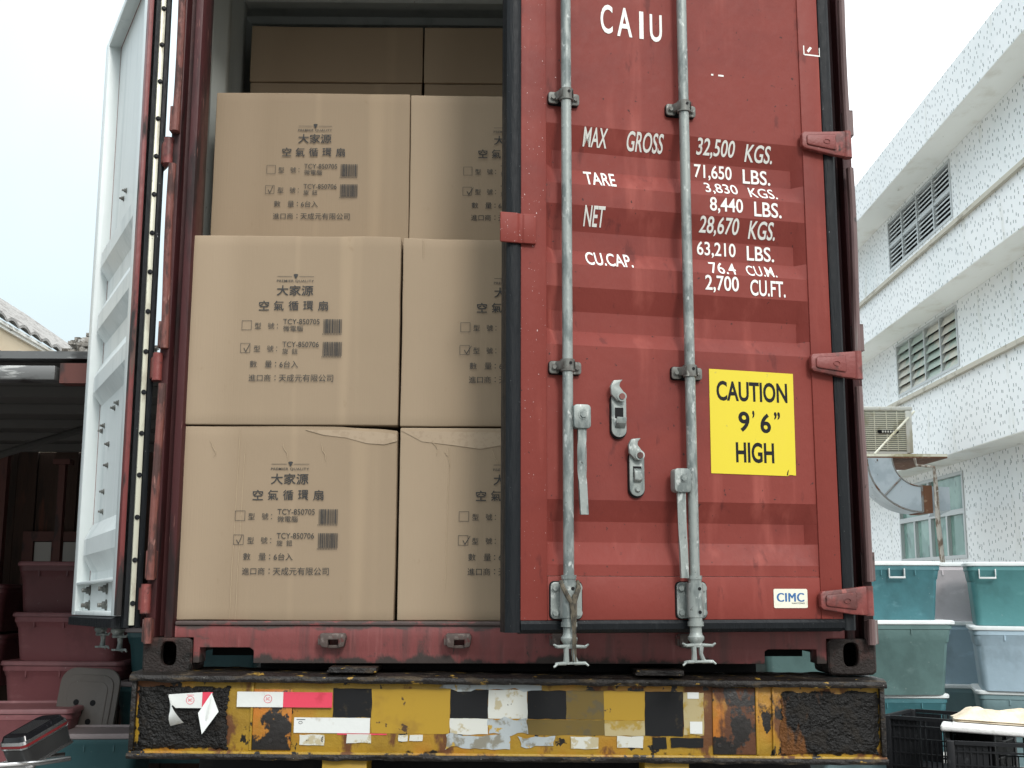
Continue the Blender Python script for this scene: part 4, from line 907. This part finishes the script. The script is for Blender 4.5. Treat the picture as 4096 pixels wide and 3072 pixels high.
m_cloth = mat('cream_cloth', (.72, .63, .49), .85, layers=[((.58, .49, .36), (9, 9, 9), 4, .5, .66)], bump=[((25, 25, 25), 4, .006)])
b = MB(); b.box(-.36, .36, -.27, .27, 0, .035, .012, 3); b.box(-.30, .30, -.22, .22, .0352, .045, .004)
b.build('foam_slab', m_foam, loc=(2.80, 2.70, -.512), rot=(R(-3), R(2), R(-22)), label='white foam slab laid over the right black crate', category='slab')
b = MB()
def cl(u, v):
    x = -.32+.66*u; y = -.17+.36*v
    f = .022*abs(sin(9*v+2.2*u+1.5*noise.noise(Vector((u*3, v*3, 1)))))+.018*noise.noise(Vector((u*4, v*7, 5)))+.010*noise.noise(Vector((u*12, v*15, 2)))
    e = min(u, 1-u, v, 1-v)
    return (x+.03*noise.noise(Vector((v*5, 0, 3))), y+.025*noise.noise(Vector((u*5, 4, 0))), .012+f*min(1, e*6)+.035*min(1, e*7))
b.grid(70, 44, cl); b.grid(70, 44, lambda u, v: (lambda p: (p[0], p[1], max(0, p[2]-.016)))(cl(u, v)))
b.build('cream_cloth', m_cloth, loc=(2.84, 2.74, -.465), rot=(R(-3), R(2), R(-20)), recalc=False, label='crumpled cream cloth spread on the white foam slab', category='cloth')
# low table that carries the two crates
m_wood = mat('dark_plank_wood', (.060, .032, .022), .8, layers=[((.035, .022, .016), (9, 9, 1.2), 5, .45, .6), ((.15, .050, .030), (5, 5, .8), 4, .58, .7)], bump=[((30, 30, 4), 4, .006)])
b = MB(); b.box(2.25, 3.25, 2.25, 3.5, -.90, -.845)
for x in (2.3, 3.2):
    for y in (2.3, 3.45): b.box(x-.03, x+.03, y-.03, y+.03, GZ, -.9005)
b.build('work_table', m_wood, label='low dark wooden table holding up the black crates', category='table')

# ================================================================ left: shed with a low roof, house behind
m_roofu = mat('grey_roof_underside', (.10, .094, .088), .8, layers=[((.10, .095, .09), (2, 1, 2), 4, .5, .65)])
m_roofe = mat('worn_metal_fascia', (.15, .155, .155), .5, .3, layers=[((.42, .43, .42), (5, 5, 22), 5, .60, .68), ((.06, .06, .06), (3, 3, 9), 4, .48, .58)])
m_steel = mat('dark_red_steel', (.11, .034, .026), .6, layers=[((.04, .02, .018), (8, 8, 3), 4, .5, .62)])
shed = thing('storage_shed', 'dark open fronted shed with a low grey roof and a red brown timber wall', 'shed')
XE = -1.34                                    # the roof ends just beside the container
b = MB(); b.prism([(1.55, 1.335), (1.55, 1.300), (4.6, 1.245), (4.6, 1.280)], 'x', -8.0, XE); b.build('roof', m_roofu, shed)
for y in (2.0, 2.55, 3.1, 3.65, 4.2):
    b = MB(); z = 1.300-(y-1.55)*.018; b.box(-8, XE-.01, y-.025, y+.025, z-.055, z-.002); b.build('purlin', m_roofu, shed)
b = MB(); b.box(-8, -2.12, 1.44, 1.545, 1.232, 1.300, .006); b.build('gutter', m_roofe, shed)
b = MB(); b.prism([(-8, 1.337), (-2.0, 1.337), (-1.6, 1.325), (XE, 1.322), (XE, 1.350), (-1.6, 1.355), (-2.0, 1.372), (-8, 1.385)], 'y', 1.46, 2.9); b.build('roof_sheet', m_roofe, shed)
b = MB(); b.box(-2.105, -1.9, 1.46, 1.548, 1.22, 1.315); b.build('bracket', m_steel, shed)
b = MB()
x = -8.0; rg2 = random.Random(9)
while x < XE:
    wd = min(rg2.uniform(.11, .17), XE-x); dd = rg2.uniform(0, .018); b.box(x, x+wd-.006, 4.6+dd, 4.64+dd, GZ, 1.24); x += wd+.0001
b.box(-8, XE, 4.662, 4.68, GZ, 1.24); b.build('timber_wall', m_wood, shed)
b = MB(); b.box(-3.60, -3.54, 4.40, 4.46, GZ, 1.20); b.build('post', m_steel, shed)
b = MB(); b.box(-3.10, -3.055, 4.2, 4.25, GZ, 1.11); b.box(-3.135, -3.02, 4.18, 4.27, 1.1105, 1.145); b.build('post', m_steel, shed)
dr = MB(); dr.box(-3.45, -3.375, 4.54, 4.592, GZ, .66); dr.box(-3.035, -2.97, 4.54, 4.592, GZ, .66); dr.box(-3.375, -3.035, 4.54, 4.592, .59, .66); dr.box(-3.245, -3.170, 4.55, 4.592, GZ, .59); dr.box(-3.375, -3.245, 4.55, 4.592, GZ, .20); dr.box(-3.170, -3.035, 4.55, 4.592, GZ, .20)
dr = dr.build('door', m_steel, shed)
m_pane = mat('dusty_pane', (.42, .40, .37), .3)
for x0, x1 in ((-3.37, -3.25), (-3.165, -3.04)): b = MB(); b.box(x0, x1, 4.56, 4.57, .205, .585); b.build('pane', m_pane, dr)
b = MB(); b.tube([(-3.05, 2.3, .86), (-2.42, 3.1, 1.262)], .022, 8); b.build('brace', m_roofu, shed)
b = MB(); b.box(-8.05, -8.0, 1.6, 4.68, GZ, 1.24); b.build('side_wall', m_wood, shed)

m_creamw = mat('cream_render', (.62, .52, .37), .85, layers=[((.52, .41, .28), (1.2, 1.2, 1.6), 4, .5, .66), ((.62, .57, .47), (3, 3, 2), 3, .6, .7)])
m_rooft = mat('weathered_roof_tile', (.30, .295, .28), .85, layers=[((.16, .15, .14), (5, 5, 5), 5, .5, .62), ((.46, .45, .43), (14, 14, 14), 4, .6, .68)], bump=[((30, 30, 30), 4, .02)])
hs = thing('house', 'cream rendered house with a wavy grey tiled eave rising behind the shed roof', 'house', rot=(0, 0, .038))
b = MB(); b.box(-14, -7.3, 6, 24, GZ, 4.30); b.build('wall', m_creamw, hs)
b = MB(); n = 0; L = []; K = []
P = [(y, .075*abs(sin(pi*(y-6)/.52))) for y in [6+.04*i for i in range(451)]]
t0, t1 = (-7.18, 4.36), (-10.5, 6.6)
b.loops([[(t0[0], y, t0[1]+h) for y, h in P], [(t1[0], y, t1[1]+h) for y, h in P], [(t1[0], y, t1[1]+h-.05) for y, h in P], [(t0[0], y, t0[1]+h-.05) for y, h in P], [(t0[0], y, t0[1]+h) for y, h in P]], close=False, cap0=False, cap1=False)
b.build('roof', m_rooft, hs)
b = MB()
for i in range(2): b.box(-7.299, -7.22-.035*i, 6, 24, 4.30-.05*i-.03, 4.355-.05*i-.036)
b.build('eave', m_soff, hs)
b = MB(); b.box(-7.298, -7.25, 6, 24, 3.80, 3.86); b.build('ledge', m_steel, hs)
# heap of old tiles and thatch on the shed roof
m_heap = mat('grey_debris', (.30, .28, .25), .9, layers=[((.10, .09, .075), (16, 16, 16), 5, .48, .56), ((.50, .49, .46), (24, 24, 24), 4, .58, .64)], bump=[((40, 40, 40), 4, .02)])
b = MB(); rg3 = random.Random(3)
def dome(u, v):
    a = 2*pi*u; p = pi/2*v; q = Vector((cos(a)*cos(p), sin(a)*cos(p), sin(p))); k = 1+.16*noise.noise(q*4)+.10*noise.noise(q*11)+.05*noise.noise(q*26)
    return (-2.02+.25*q.x*k, 1.95+.25*q.y*k, 1.36+.19*q.z*k)
b.grid(72, 24, dome)
for i in range(60):
    p = Vector(dome(rg3.random(), rg3.uniform(.05, .8))); t_ = rg3.uniform(.012, .03); b.box(p.x-t_, p.x+t_, p.y-.02, p.y+.02, p.z-.008, p.z+.008)
b.build('debris_heap', m_heap, label='rounded heap of broken grey tiles lying on the shed roof', category='debris')
